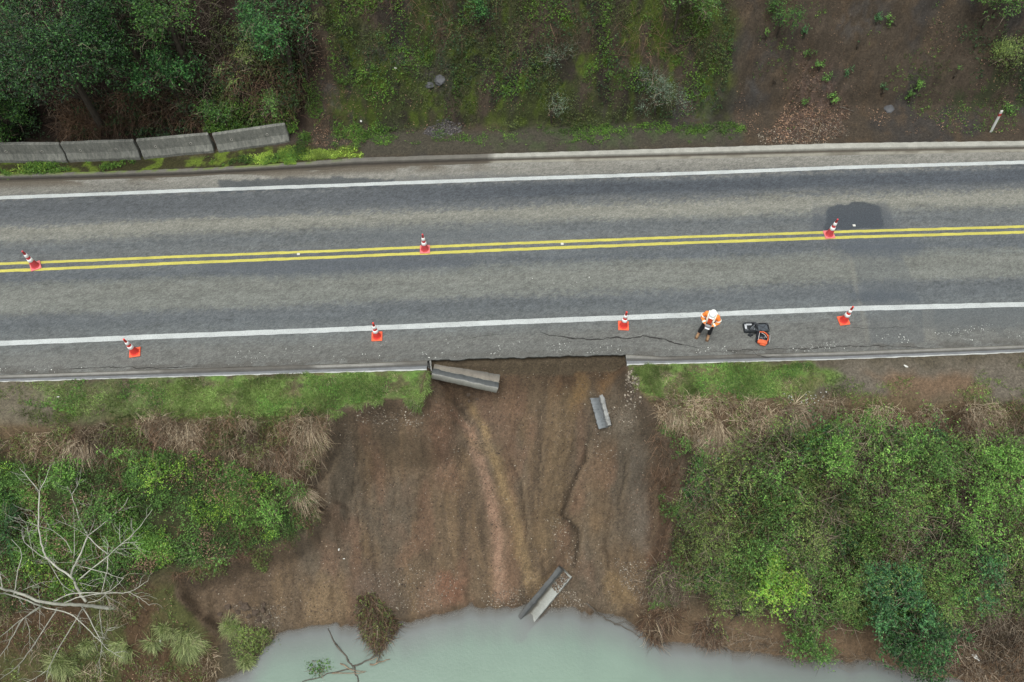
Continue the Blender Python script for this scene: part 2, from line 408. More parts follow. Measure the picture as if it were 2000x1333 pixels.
hc = mixc(hc, C(70, 66, 38), lime); hc = mixc(hc, C(120, 140, 48), lime*ss(.5, .6, nB)*.8)
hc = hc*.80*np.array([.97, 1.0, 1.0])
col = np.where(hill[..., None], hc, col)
# --- river side
lowm = (Y < yb+.15)
lc = np.broadcast_to(C(86, 78, 62), X.shape+(3,)).copy()
lc = mixc(lc, C(112, 104, 88), region([(-400, 750), (120, 745), (130, 800), (60, 840), (-400, 840)], .5, .5))
lc = mixc(lc, C(112, 104, 92), region([(1590, 708), (2400, 690), (2400, 800), (1700, 780), (1600, 760)], .5, .5))
lc = mixc(lc, C(122, 96, 72), region([(1700, 730), (1900, 725), (1920, 770), (1760, 780)], .3, .5)*.7)
lw = region([(60, 744), (400, 736), (835, 724), (840, 790), (648, 812), (560, 832), (300, 832), (130, 812)], .25, .5, 1.8, 8)
lw2 = region([(1215, 715), (1560, 706), (1640, 735), (1560, 775), (1400, 785), (1240, 775)], .25, .5, 1.8, 9)
lawn = np.maximum(lw, lw2)*ss(.30, .50, fbm(X*1.7, Y*2.2, 733, 4)+.10); lawn = lawn*(1-.75*ss(-9.5, -13.5, X))*(1-.6*ss(.9, 2.0, yb-Y)*ss(-3, -5, X))
lc = mixc(lc, C(112, 136, 70), lawn); lc = mixc(lc, C(112, 104, 74), lawn*ss(.5, .6, nB)*.85); lc = mixc(lc, C(96, 84, 66), lawn*ss(.56, .64, fbm(X*3.2, Y*3.2, 744, 4))*.8); lc = mixc(lc, C(92, 130, 56), lawn*ss(.5, .7, nA)*.7)
fr = np.maximum(region([(-300, 830), (120, 840), (420, 815), (645, 812), (645, 900), (560, 930), (440, 890), (300, 880), (-300, 930)], .3, .5, 1, 4),
                region([(1240, 772), (1600, 775), (2400, 790), (2400, 870), (1750, 850), (1500, 850), (1420, 890), (1300, 850)], .3, .5, 1, 5))
lc = mixc(lc, C(104, 88, 66), fr)
gl = region([(-300, 880), (300, 885), (460, 905), (570, 940), (630, 1000), (600, 1040), (470, 1080), (330, 1110), (100, 1180), (-300, 1250)], .4, .5, 1, 6)
lc = mixc(lc, C(62, 66, 38), gl*.9)
gr = region([(1340, 900), (1420, 870), (1550, 840), (2400, 860), (2400, 1290), (1700, 1290), (1420, 1215), (1310, 1150), (1320, 1000)], .4, .5, 1, 7)
lc = mixc(lc, C(66, 56, 42), gr)
bl = region([(-300, 1170), (250, 1150), (340, 1140), (430, 1240), (420, 1340), (300, 1500), (-300, 1600)], .4, .4, 1, 11)
lc = mixc(lc, C(88, 70, 50), bl); lc = mixc(lc, C(84, 90, 50), bl*ss(.52, .68, nA)*.8)
# slip scar
sv = sdist(X, Y, SLIP)+.05*(nC-.5); sm = ss(-.10, -.02, sv)*(Y > R_edge(X)-2.5)
sc = np.broadcast_to(C(104, 88, 73), X.shape+(3,)).copy()
xw = X+.25*np.sin(Y*.9); st1 = fbm(xw*1.6, Y*.22, 301, 5); st2 = fbm(xw*4.5, Y*.5, 302, 4)
sc = mixc(sc, C(82, 70, 60), ss(.45, .68, st1)*.75); sc = mixc(sc, C(122, 100, 76), ss(.5, .7, st2)*.5)
sc = mixc(sc, C(92, 86, 80), ss(.5, .68, fbm(X*.7, Y*.35, 303))*.75)
sc = mixc(sc, C(118, 88, 74), ss(.55, .72, fbm(X*1.2, Y*.5, 304))*.6)
def streak(pts, wd, c_, a=.8):
    global sc
    p = np.array([hitT(u, v)[0][:2] for u, v in pts]); o = np.argsort(p[:, 1])
    cx = np.interp(Y, p[o, 1], p[o, 0]); wob = (fbm(X*.5, Y*1.6, 77)-.5)*.3
    q = np.exp(-((X-cx-wob)/wd)**2*1.2)*ss(p[:, 1].min()-.2, p[:, 1].min()+.3, Y)*(1-ss(p[:, 1].max()-.6, p[:, 1].max()+.2, Y))
    sc = mixc(sc, c_, np.clip(q*1.2, 0, 1)*a*(.55+.45*ss(.3, .6, nB)))
streak([(880, 790), (925, 860), (955, 950), (970, 1050), (975, 1180)], .24, C(152, 118, 104), .9)
streak([(905, 760), (950, 850), (990, 960), (1015, 1060), (1030, 1150)], .16, C(150, 126, 90), .85)
streak([(890, 830), (975, 900), (1000, 1000), (1025, 1120)], .30, C(124, 104, 74), .6)
streak([(870, 780), (860, 880), (880, 960)], .5, C(122, 86, 74), .6)
streak([(1110, 740), (1095, 850), (1080, 1000), (1060, 1080)], .5, C(116, 98, 72), .45)
streak([(1180, 850), (1160, 950), (1190, 1100), (1230, 1150)], .5, C(118, 98, 76), .5)
streak([(1240, 860), (1250, 980), (1260, 1080)], .35, C(98, 94, 92), .7)
streak([(1130, 900), (1110, 1000), (1120, 1060)], .12, C(60, 50, 42), .7)
streak([(1290, 880), (1290, 1000), (1280, 1120)], .35, C(90, 62, 44), .7)
def rill(pts, wd, k_=.5):
    global sc
    p = np.array([hit(u, v)[:2] for u, v in pts]); o = np.argsort(p[:, 1]); cx = np.interp(Y, p[o, 1], p[o, 0])+(fbm(Y*2.2, Y*0+3, 78, 3)-.5)*.22
    ins_ = ss(p[:, 1].min()-.1, p[:, 1].min()+.2, Y)*(1-ss(p[:, 1].max()-.3, p[:, 1].max()+.1, Y)); q = np.clip(1.3*np.exp(-((X-cx)/wd)**2), 0, 1)*ins_
    k_ = 1.0 if wd > .065 else .55; sc = mixc(sc, C(50, 41, 33), q*.85*k_); Z[...] = Z-.13*q*k_; ql = np.clip(np.exp(-((X-cx-wd*2.2)/wd/1.3)**2), 0, 1)*ins_; sc = mixc(sc, C(126, 110, 92), ql*.35)
for pts_, w_r in (([(1150, 850), (1140, 900), (1112, 960), (1098, 1005), (1125, 1030), (1132, 1060), (1122, 1110)], .07), ([(985, 880), (1018, 940), (1024, 1000), (1030, 1060)], .05), ([(1215, 880), (1222, 930), (1208, 985), (1216, 1010)], .045), ([(655, 880), (640, 920), (612, 950)], .06), ([(930, 775), (905, 800), (925, 830)], .05), ([(1272, 950), (1275, 1010), (1268, 1070)], .05), ([(760, 900), (772, 960), (765, 1010)], .035), ([(700, 880), (690, 960), (700, 1030)], .03), ([(1060, 860), (1050, 930), (1062, 980)], .03), ([(590, 1000), (622, 1040), (640, 1085)], .05)): rill(pts_, w_r)
for a, b, rr, cc in ((640, 1190, .9, (126, 106, 82)), (850, 1170, .7, (124, 98, 84)), (1060, 1150, .35, (138, 116, 88)), (1200, 1165, .6, (130, 108, 76)), (1110, 720, .5, (112, 78, 50)), (900, 740, .8, (84, 62, 48)), (730, 1150, .8, (98, 84, 78)), (880, 1150, .5, (125, 82, 66)), (1180, 1190, .6, (96, 88, 78)), (450, 1100, 1.2, (98, 82, 70)), (1215, 830, .5, (110, 104, 98)), (740, 800, .6, (78, 68, 60)), (1130, 770, .4, (132, 104, 62)), (1185, 730, .4, (128, 92, 50))):
    c_ = hit(a, b); q = np.hypot(X-c_[0], (Y-c_[1])*.9)-rr+.9*(nB-.5); sc = mixc(sc, C(*cc), (1-ss(-.3, .25, q))*.75)
rg1 = 1-np.abs(2*fbm(xw*1.5, Y*.28, 311, 3)-1); rg2 = 1-np.abs(2*fbm(xw*3.2+.3*np.sin(Y*2), Y*.55, 312, 3)-1)
sc = mixc(sc, C(66, 54, 44), ss(.90, .985, rg1)*.3*ss(.4, .6, nB)); sc = mixc(sc, C(76, 63, 52), ss(.91, .98, rg2)*.28*ss(.45, .6, nA))
hd_ = ss(.9, .25, A_lo(X)-Y); sc = mixc(sc, C(74, 58, 46), hd_*(.45+.5*ss(.4, .6, nB))); sc = mixc(sc, C(122, 84, 52), hd_*ss(.55, .7, nA)*.6)
sc = mixc(sc, C(78, 64, 54), ss(.55, .1, sv)*.55)
wet = 1-ss(.0, .35, Y-R_edge(X)); 
sc = mixc(sc, C(78, 66, 54), wet*.6)
sc = sc*1.16; sc = sc*.62+sc.mean(-1, keepdims=True)*.38*np.array([1.20, 1.0, .78]); sc = sc*np.array([1.05, .99, .87])
lc = mixc(lc, sc, sm)
wet2 = ss(-.7, -.1, -(Y-R_edge(X)))*(1-sm)
lc = mixc(lc, C(120, 98, 76), ss(1.5, .4, Y-R_edge(X))*(1-sm)*ss(5, 6, X)*.8)
col = np.where(lowm[..., None], lc, col)
stony = np.where(lowm, .25+.2*sm*ss(.5, .7, nA), np.maximum(.25, ltr)); stony = stony*np.where(lowm, ss(.05, .3, Y-R_edge(X)), 1)
col = mixc(col, C(90, 78, 62), ((Y <= yt-.2) & (Y >= yb+.15)).astype(float))
fg = ss(40, 80, far); col = mixc(col, C(70, 84, 52), fg)
gn = rs.rand(*X.shape); col = col*(1+.30*(gn-.5)+.22*(nC-.5))[..., None]
M_ground = ground_mat('soil_and_turf', amt=.34)
g = mesh('ground', np.stack([X, Y, Z], -1), grid_faces(len(gx), len(gy)), M_ground, smooth=True, attrs={'Col': col.reshape(-1, 3), 'stony': stony.ravel()})
tag(g, kind='structure')

# ------------------------------------------------------------------ road
rx = axis(-27, 27, .07, -700, 700); NR = 190
s_ = np.linspace(0, 1, NR); XX = np.broadcast_to(rx, (NR, len(rx)))
jag = (fbm(rx*3, rx*0, 61)-.5)*.10+(vn(rx*13, rx*0, 62)-.5)*.035
inslip = (rx > XS0-.02) & (rx < XS1+.02)
lo = A_lo(rx)+np.where(inslip, jag, (fbm(rx*2, rx*0, 63)-.5)*.03); hi = A_up(rx)+(fbm(rx*1.5, rx*0, 64)-.5)*.05
YY = lo+(hi-lo)*s_[:, None]
ly, uy = L_white(XX), U_white(XX); v = (YY-ly)/(uy-ly)
def V1000(py): 
    y = float(P(1000, py)[1]); a, b = float(L_white(0.)), float(U_white(0.)); return (y-a)/(b-a)
n1 = fbm(XX*.12, YY*2.2, 401, 5); n2 = fbm(XX*.5, YY*1.2, 402, 4); n3 = fbm(XX*2.2, YY*5, 403, 4); n4 = fbm(XX*6, YY*9, 404, 3)
vv = v+(n1-.5)*.06+(n2-.5)*.02+(n4-.5)*.04+(rs.rand(*XX.shape)-.5)*.035
stops = [(705, (112, 111, 107)), (660, (110, 109, 105)), (640, (106, 108, 107)), (618, (100, 104, 106)), (600, (88, 93, 98)), (583, (92, 96, 100)), (568, (118, 119, 113)), (535, (124, 124, 117)),
         (522, (114, 116, 112)), (508, (84, 89, 96)), (497, (90, 95, 100)), (470, (106, 108, 108)), (452, (96, 100, 104)), (440, (108, 110, 109)), (428, (138, 136, 126)), (410, (142, 139, 128)), (400, (100, 102, 104)),
         (385, (72, 77, 86)), (368, (70, 75, 84)), (358, (82, 86, 92)), (345, (132, 128, 120)), (325, (148, 143, 134)), (300, (150, 146, 136))]
sx = [V1000(a) for a, _ in stops]; cs = np.array([C(*c) for _, c in stops])
rc = np.stack([np.interp(vv, sx, cs[:, k]) for k in range(3)], -1)
rc = (rc*.72+.28*C(110, 111, 108))*1.04; rc = rc*np.array([.99, 1.0, .995])
wn = rs.rand(*XX.shape); wn2 = fbm(XX*1.1, YY*14, 405, 3); wn3 = vn(XX*9, YY*11, 406)
px_, py_ = proj(XX, YY, 0*XX)
# fade of tracks to the left (upper lane) as on the road
rc = mixc(rc, C(104, 106, 106), np.clip(ss(.80, .84, v)*(1-ss(.95, .98, v)), 0, 1)*.35*ss(-1, -9, XX)); rc = mixc(rc, C(66, 72, 80), np.clip(ss(.84, .88, v)*(1-ss(.93, .96, v)), 0, 1)*.4*ss(-3, 2, XX))
rc = rc*(1+.18*(n3-.5)+.08*(n2-.5)+.16*(n4-.5)+.26*(n1-.5)+.40*(wn-.5)+.24*(wn2-.5)+.22*(wn3-.5))[..., None]
def patch(pts, c_, a, blur=.06, amp=.12):
    global rc
    p = np.array([P(*q)[:2] for q in pts]); d = sdist(XX, YY, p)+amp*(fbm(XX*4, YY*4, 500)-.5)*2
    rc = mixc(rc, c_, ss(-blur, blur, d)*a)
patch([(1618, 402), (1655, 400), (1670, 393), (1700, 396), (1718, 405), (1728, 445), (1610, 450)], C(56, 62, 68), .85, .03, .09)
patch([(1650, 455), (1742, 452), (1800, 590), (1805, 668), (1700, 672), (1690, 590)], C(92, 97, 101), .35, .03, .06)
patch([(1655, 500), (1662, 499), (1700, 668), (1692, 669)], C(132, 130, 122), .4, .03, .04)
patch([(1800, 600), (1822, 600), (1830, 664), (1808, 664)], C(132, 130, 122), .45, .05, .08)
patch([(1590, 400), (1730, 395), (1760, 450), (1580, 455)], C(80, 85, 92), .5, .15, .2)
patch([(428, 353), (600, 346), (770, 350), (772, 362), (430, 376)], C(68, 74, 79), .75, .06, .16)
patch([(770, 346), (960, 340), (1120, 342), (1000, 350), (775, 360)], C(110, 110, 108), .6, .1, .2)
patch([(1655, 572), (1690, 568), (1790, 572), (1800, 586), (1660, 590)], C(82, 88, 94), .7, .2, .3)
patch([(1640, 470), (1790, 465), (1810, 500), (1640, 505)], C(84, 90, 98), .55, .3, .3)
patch([(1790, 600), (2200, 590), (2200, 640), (1810, 645)], C(92, 97, 100), .6, .3, .2)
patch([(700, 445), (1000, 430), (1000, 470), (700, 485)], C(100, 104, 106), .4, .5, .3)
patch([(840, 700), (1222, 690), (1222, 680), (840, 692)], C(90, 88, 82), .35, .1, .1)
patch([(400, 500), (900, 485), (920, 520), (560, 545), (400, 530)], C(84, 89, 96), .45, .3, .3)
# fine dirt along lower edge
ed = ss(.45, .05, YY-A_lo(XX)); rc = mixc(rc, C(84, 80, 74), ed*ss(.45, .6, n3)*.6*(1-((XX > XS0) & (XX < XS1))*.5))
ed = ss(.5, .05, A_up(XX)-YY); rc = mixc(rc, C(96, 86, 72), ed*ss(.40, .55, n2)*.8*ss(5, -2, XX))
# slab skirt
Vt = np.stack([XX, YY, 0*XX+.006*0], -1)
sk1 = np.stack([rx, lo+.02, 0*rx-.10], -1)[None]; sk2 = np.stack([rx, lo+.35, 0*rx-.28], -1)[None]
VV = np.concatenate([sk2, sk1, Vt], 0); cc = np.concatenate([rc[:1]*.55, rc[:1]*.55, rc], 0)
m, nt_, b = newmat('chip_seal')
a_ = N(nt_, 'ShaderNodeAttribute', attribute_name='Col').outputs['Color']
q1 = objnoise(nt_, 16, 5, .75); q2 = objnoise(nt_, 55, 2, .6)
c_ = mul(nt_, a_, ramp(nt_, q1, [(.34, .76), (.66, 1.24)])); c_ = mul(nt_, c_, ramp(nt_, q2, [(.36, .62), (.64, 1.38)]))
L(nt_, c_, b.inputs['Base Color']); b.inputs['Roughness'].default_value = .85; b.inputs['Specular IOR Level'].default_value = .3
bn = N(nt_, 'ShaderNodeBump', Strength=.6, Distance=.012); L(nt_, q2, bn.inputs['Height']); L(nt_, bn.outputs[0], b.inputs['Normal'])
road = mesh('road', VV, grid_faces(len(rx), NR+2), m, attrs={'Col': cc.reshape(-1, 3)})
tag(road, kind='structure')

def paint(name, c1, rgb, wear=.35):
    m, nt, b = newmat(name)
    n = objnoise(nt, 22, 5, .8); n2 = objnoise(nt, 1.3, 3, .6)
    c = mul(nt, tuple(rgb), ramp(nt, n, [(.30, .66), (.6, 1.05)])); c = mul(nt, c, ramp(nt, n2, [(.3, .82), (.7, 1.06)]))
    mx = nt.nodes.new('ShaderNodeMix'); mx.data_type = 'RGBA'
    L(nt, ramp(nt, n, [(wear-.08, 1.0), (wear, 0.0)]), mx.inputs[0]); L(nt, c, mx.inputs[6]); mx.inputs[7].default_value = (*C(112, 112, 108), 1)
    L(nt, mx.outputs[2], b.inputs['Base Color']); b.inputs['Roughness'].default_value = .7
    return m
M_wp = paint('white_paint', 0, C(208, 212, 210), .40); M_yp = paint('yellow_paint', 0, C(216, 206, 96), .38)
def stripe(f, wd, mat, name, z=.004):
    xs = axis(-27, 27, .12, -600, 600); y0 = f(xs)
    e1 = (fbm(xs*4, xs*0+1, 71, 3)-.5)*.03; e2 = (fbm(xs*4, xs*0+5, 72, 3)-.5)*.03
    V = np.stack([np.stack([xs, y0-wd/2+e1, 0*xs+z], -1), np.stack([xs, y0+wd/2+e2, 0*xs+z], -1)])
    return mesh(name, V, grid_faces(len(xs), 2), mat, road)
stripe(L_white, .20, M_wp, 'edge_line'); stripe(U_white, .17, M_wp, 'edge_line')
stripe(Y_up, .115, M_yp, 'centre_line'); stripe(Y_lo, .125, M_yp, 'centre_line')
# cracks
M_crack = plain('crack', C(48, 46, 44), .95, .3)
def crack(pts, wmax, jit=.05, seed=0):
    r = np.random.RandomState(seed); w_ = np.array([P(*q)[:2] for q in pts]); out = []
    for a, b in zip(w_[:-1], w_[1:]):
        n = max(2, int(np.hypot(*(b-a))/.07))
        for k in range(n): out.append(a+(b-a)*k/n)
    o = np.array(out+[w_[-1]]); o[:, 1] += (fbm(o[:, 0]*3, o[:, 0]*0, seed, 4)-.5)*jit*3+(r.rand(len(o))-.5)*.03
    n = len(o); t = np.linspace(0, 1, n); wd = wmax*np.clip(np.minimum(t, 1-t)*6, .15, 1)*(.4+1.0*vn(t*n*.4, t*0, seed+1))
    V = np.stack([np.c_[o[:, 0], o[:, 1]-wd/2, np.full(n, .003)], np.c_[o[:, 0], o[:, 1]+wd/2, np.full(n, .003)]])
    return mesh('crack', V, grid_faces(n, 2), M_crack, road)
crack([(1040, 648), (1080, 655), (1120, 663), (1160, 662), (1220, 661), (1255, 657), (1300, 665), (1350, 677), (1385, 683)], .045, .05, 3)
crack([(1375, 689), (1430, 685), (1500, 683), (1580, 681), (1640, 678), (1745, 674)], .03, .03, 4)
crack([(890, 668), (930, 658), (985, 652)], .014, .03, 5)
crack([(110, 722), (180, 718), (300, 719), (400, 716)], .03, .03, 6)
crack([(1690, 672), (1740, 678), (1810, 680)], .02, .03, 7)
crack([(1400, 690), (1470, 686), (1480, 695), (1520, 697)], .016, .03, 8)
crack([(1650, 640), (1700, 642), (1780, 639)], .012, .03, 9)

# ------------------------------------------------------------------ kerbs
def conc_mat(name, base, var=.25):
    m, nt, b = newmat(name)
    a = N(nt, 'ShaderNodeAttribute', attribute_name='Col').outputs['Color']
    n1, n2 = objnoise(nt, 3, 6, .75), objnoise(nt, 30, 4, .7)
    c = mul(nt, a, ramp(nt, n1, [(.25, 1-var), (.75, 1+var)])); c = mul(nt, c, ramp(nt, n2, [(.25, 1-var*.7), (.75, 1+var*.7)]))
    L(nt, c, b.inputs['Base Color']); b.inputs['Roughness'].default_value = .9
    bn = N(nt, 'ShaderNodeBump', Strength=.6, Distance=.01); L(nt, n2, bn.inputs['Height']); L(nt, bn.outputs[0], b.inputs['Normal'])
    return m
M_kerb = conc_mat('kerb_concrete', None)
def kerb(fa, fb, x0, x1, prof, name, colf, joint=2.7):
    xs = axis(x0, x1, .06, x0, x1) if x1-x0 < 80 else None
    xs = np.unique(np.r_[np.arange(x0, x1, .06 if x1-x0 < 60 else .2), x1])
    ya, yb_ = fa(xs), fb(xs); rows, cols = [], []
    jt = np.abs(((xs+1.3)/joint) % 1-.5)*joint; jm = jt < .035
    for k, (t, z) in enumerate(prof):
        edge = (fbm(xs*5, xs*0+k, 81, 3)-.5)*.05*(1 if k in (len(prof)-2, len(prof)-3) else .25)
        y = ya+(yb_-ya)*t+edge*np.sign(yb_-ya)
        rows.append(np.stack([xs, y, z-np.where(jm & (z > -.2), .035, 0)+(fbm(xs*2, xs*0+k, 82)-.5)*.012], -1))
        c = colf(k, t, xs, z); cols.append(mixc(c, C(62, 56, 48), jm.astype(float)*.8))
    V = np.stack(rows); c = np.stack(cols)
    nfa = grid_faces(len(xs), len(prof)); n = len(xs)
    o = mesh(name, V, nfa, M_kerb, attrs={'Col': c.reshape(-1, 3)})
    # end caps
    me = o.data
    return tag(o, kind='structure')
def lowcol(k, t, xs, z):
    base = {0: C(70, 66, 60), 1: C(88, 82, 74), 2: C(140, 138, 130), 3: C(150, 148, 142), 4: C(92, 90, 86), 5: C(96, 97, 98), 6: C(126, 128, 130), 7: C(132, 134, 136), 8: C(205, 206, 202), 9: C(200, 200, 196)}.get(k, C(120, 116, 110))
    c = np.broadcast_to(base, xs.shape+(3,)).copy()
    if k in (2, 3): 
        m = ss(.42, .55, fbm(xs*.5, xs*0+.3, 91)); m = np.where(xs > 2.5, .2+.8*m*(xs < 9.5)*1.0*ss(4.0, 6, xs), m); c = mixc(c, C(88, 84, 78), m*.85)
    return c
low_prof = [(0, -.3), (0, -.004), (.10, .004), (.27, -.006), (.38, -.035), (.55, -.04), (.66, .055), (.93, .075), (.97, .07), (1.02, .05), (1.03, -.35)]
kerb(A_lo, B_lo, -120, XS0, low_prof, 'kerb', lowcol); kerb(A_lo, B_lo, XS1, 120, low_prof, 'kerb', lowcol)
def upcol(k, t, xs, z):
    right = ss(-.9, -.7, xs)
    pale, grey = C(178, 176, 166), C(112, 108, 100)
    base = {0: C(90, 84, 74), 1: C(150, 146, 134), 2: C(160, 156, 142), 3: C(84, 76, 66), 4: C(80, 74, 64), 5: pale, 6: pale, 7: pale*.95, 8: C(150, 146, 136)}.get(k, C(100, 96, 88))
    c = np.broadcast_to(base, xs.shape+(3,)).copy()
    dull = {0: C(84, 78, 68), 1: C(92, 84, 72), 2: C(84, 76, 64), 3: C(62, 54, 46), 4: C(58, 52, 44), 5: grey, 6: grey, 7: grey*.9, 8: C(84, 80, 70)}.get(k, C(80, 76, 66))
    c = mixc(np.broadcast_to(dull, c.shape), c, right*.9)
    c = mixc(c, C(96, 88, 76), ss(.55, .68, fbm(xs*.9, xs*0+k*.3, 95))*right*.6*(k < 5))
    c = mixc(c, C(110, 128, 52), ss(-6.2, -7.6, xs)*(k >= 6)*ss(.42, .5, fbm(xs*3, xs*0+k*.2, 96))*.9)
    return c
up_prof = [(0, -.3), (0, -.004), (.22, -.012), (.40, -.03), (.47, -.03), (.56, .075), (.92, .09), (.97, .085), (1.0, .06), (1.0, -.3)]
kerb(A_up, B_up, -120, 120, up_prof, 'kerb', upcol)

# ------------------------------------------------------------------ river
wx = axis(-24, 24, .12, -800, 800); wy = axis(0, 9, .12, -800, 9.2); WX, WY = np.meshgrid(wx, wy)
bed = terrain(WX, WY); dep = np.maximum(WZ-bed, 0)
ax_, ay_ = K3a[:2]
tk = ((WX-ax_)*e_[0]+(WY-ay_)*e_[1]); nk = np.abs((WX-ax_)*-e_[1]+(WY-ay_)*e_[0])
zk = K3a[2]+(K3b[2]-K3a[2])*tk/Lk
onk = (tk > -.2) & (tk < Lk) & (nk < .38)
dep = np.where(onk, np.minimum(dep, np.maximum(WZ-zk, 0)), dep)
m, nt_, b = newmat('river_water')
dp = N(nt_, 'ShaderNodeAttribute', attribute_name='depth').outputs['Fac']
cw = ramp(nt_, dp, [(0, tuple(C(122, 118, 112))), (.10, tuple(C(128, 132, 130))), (.35, tuple(C(130, 149, 136))), (1, tuple(C(134, 159, 139)))])
L(nt_, mul(nt_, cw, ramp(nt_, objnoise(nt_, .35, 5, .6), [(.3, .9), (.7, 1.08)])), b.inputs['Base Color'])
L(nt_, ramp(nt_, dp, [(0, .25), (.03, .70), (.12, .92), (.4, 1.0)]), b.inputs['Alpha'])
b.inputs['Roughness'].default_value = .22; b.inputs['Specular IOR Level'].default_value = .4; b.inputs['IOR'].default_value = 1.33
bn = N(nt_, 'ShaderNodeBump', Strength=.35, Distance=.02); L(nt_, objnoise(nt_, 9, 5, .7), bn.inputs['Height']); L(nt_, bn.outputs[0], b.inputs['Normal'])
wat = mesh('river_water', np.stack([WX, WY, 0*WX+WZ], -1), grid_faces(len(wx), len(wy)), m, smooth=True, attrs={'depth': np.clip(dep/2.2, 0, 1).ravel()})
tag(wat, kind='structure')
#SECTION2
# ------------------------------------------------------------------ vegetation builders
def unit(a): return a/np.maximum(np.linalg.norm(a, axis=-1, keepdims=True), 1e-9)
def leafmesh(name, c, n, size, mat, parent=None, tone=None, aspect=.45, r=rs, world=True, rnd=None):
    """rhombic folded leaves at c with normals n"""
    n = unit(n); k = len(c); t = unit(np.cross(n, r.normal(size=(k, 3)))); b = np.cross(n, t)
    L_ = size[:, None]*.5; W_ = L_*aspect*(1+.3*r.normal(size=(k, 1)))*1.0
    V = np.stack([c-t*L_, c+b*W_+n*W_*.35, c+t*L_, c-b*W_+n*W_*.35], 1).reshape(-1, 3)
    q = np.arange(k*4).reshape(-1, 4); Fq = q
    rn = np.repeat(r.rand(k) if rnd is None else rnd, 4); tn = np.repeat(r.rand(k) if tone is None else tone, 4)
    return mesh(name, V, Fq, mat, parent, attrs={'rnd': rn, 'tone': tn}, world=world)
def shoots(base, dirs, length, nl, lsize, tone, r=rs):
    """leaves strung along short shoots -> centres, normals, sizes, tone"""
    k = len(base); t = np.linspace(.1, 1, nl)[None, :, None]
    c = base[:, None]+dirs[:, None]*length[:, None, None]*t
    c = c+r.normal(size=c.shape)*(lsize*.35)
    n = unit(.55*r.normal(size=c.shape)+np.array([0, -.15, .9])+.3*dirs[:, None])
    sz = lsize*(.7+.6*r.rand(k, nl))*(1.1-.35*t[..., 0])
    return c.reshape(-1, 3), n.reshape(-1, 3), sz.ravel(), np.repeat(tone, nl)
def crown_pts(c, rad, nshoot, nl, lsize, lobes, r, slen=.35, flat=.0, zmin=-.35):
    c = np.array(c); rad = np.array(rad); d = unit(r.normal(size=(lobes, 3))); d[:, 2] = np.where(d[:, 2] < zmin, -d[:, 2], d[:, 2])
    lc = c+d*rad*(.40+.62*r.rand(lobes, 1)); lr = rad.mean()*(.24+.2*r.rand(lobes)); lt = r.rand(lobes)
    w_ = lr**2; li = r.choice(lobes, nshoot, p=w_/w_.sum()); dd = unit(r.normal(size=(nshoot, 3))+np.array([0, 0, .55]))
    q = lr[li][:, None]*(.55+.45*r.rand(nshoot, 1)); b = lc[li]+dd*q
    kp = fbm(b[:, 0]*1.9+b[:, 2], b[:, 1]*1.9-b[:, 2], 71, 3) > .44+.05*r.rand(nshoot)
    b, dd, li = b[kp], dd[kp], li[kp]; nshoot = len(b)
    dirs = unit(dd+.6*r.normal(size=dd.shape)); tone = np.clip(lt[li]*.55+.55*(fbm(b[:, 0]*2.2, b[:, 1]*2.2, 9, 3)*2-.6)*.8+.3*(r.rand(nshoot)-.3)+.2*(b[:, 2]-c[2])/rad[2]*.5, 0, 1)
    return shoots(b, dirs, slen*(.5+r.rand(nshoot)), nl, lsize, tone, r), lc
def plant(name, label, cat, px, py, rpx, mat, lsize=.10, dens=1.0, seed=0, hgt=1.0, lobes=14, group=None, stems=True, lift=None, asp=.45, tall=False, slen=.35, ns=None, tw=1.0):
    """px,py = crown centre, rpx = (half width, half height) in survey pixels; rooted in the ground below the crown"""
    r = np.random.RandomState(seed+11)
    g0 = hit(px, py); 
    dpt = g0[1]*sT-(g0[2]-H)*cT; rx_ = rpx[0]*dpt/F
    rz = hgt*.5 if lift is None else hgt*.5
    zc = g0[2]+(hgt*.5 if lift is None else lift)
    c = P(px, py, zc); base = np.array([c[0], c[1], float(terrain(c[0:1], c[1:2])[0])])
    # clear of slope: rooted below centre
    ry_ = rpx[1]*dpt/F/.85
    o = empty(name, base); tag(o, label, cat, group)
    n_ = ns or int(dens*250*rx_*ry_*math.pi*.6+20); n_ = min(n_, 11000); lsize = lsize*.82
    (cc, nn, sz, tn), lc = crown_pts(c, (rx_, ry_, max(rz, .25)), n_, 7, lsize, lobes, r, slen)
    leafmesh('crown', cc, nn, sz, mat, o, tn, asp, r)
    if tw > 0 and rpx[0] > 24:
        kt = int(n_*.22*tw); bi = r.choice(len(cc), kt); bq = c+(cc[bi]-c)*(.55+.45*r.rand(kt, 1)); dq = unit((cc[bi]-c)+r.normal(size=(kt, 3))*.45)
        strand_mesh('twigs', bq, dq, .45*(.5+r.rand(kt)), .013*(.6+.8*r.rand(kt)), M_twig, 3, .3, .7, r, None, o)['kind'] = 'stuff'
    if stems:
        mb = MB(); bb = Vector(base); hh = max(.3, c[2]-base[2])
        tr = .03+.035*hh*.5+ (.05 if tall else 0)
        top = Vector(c)+Vector((0, 0, rz*.2)); mid = bb.lerp(top, .5)+Vector((r.normal()*.1, r.normal()*.1, 0))
        mb.tube([bb-Vector((0, 0, .15)), mid, top], [tr, tr*.75, tr*.35], 7)
        for q in lc[:max(6, lobes//2)]:
            q = Vector(q); s0 = bb.lerp(top, .35+.5*r.rand()); m_ = s0.lerp(q, .5)+Vector((0, 0, -.05+.1*r.rand()))
            mb.tube([s0, m_, q], [tr*.4, tr*.28, .008], 5)
        v0 = [tuple(np.array(v)-base) for v in mb.v]; mb.v = v0
        mb.build('trunk' if tall else 'stem', M_bark, o)
    return o
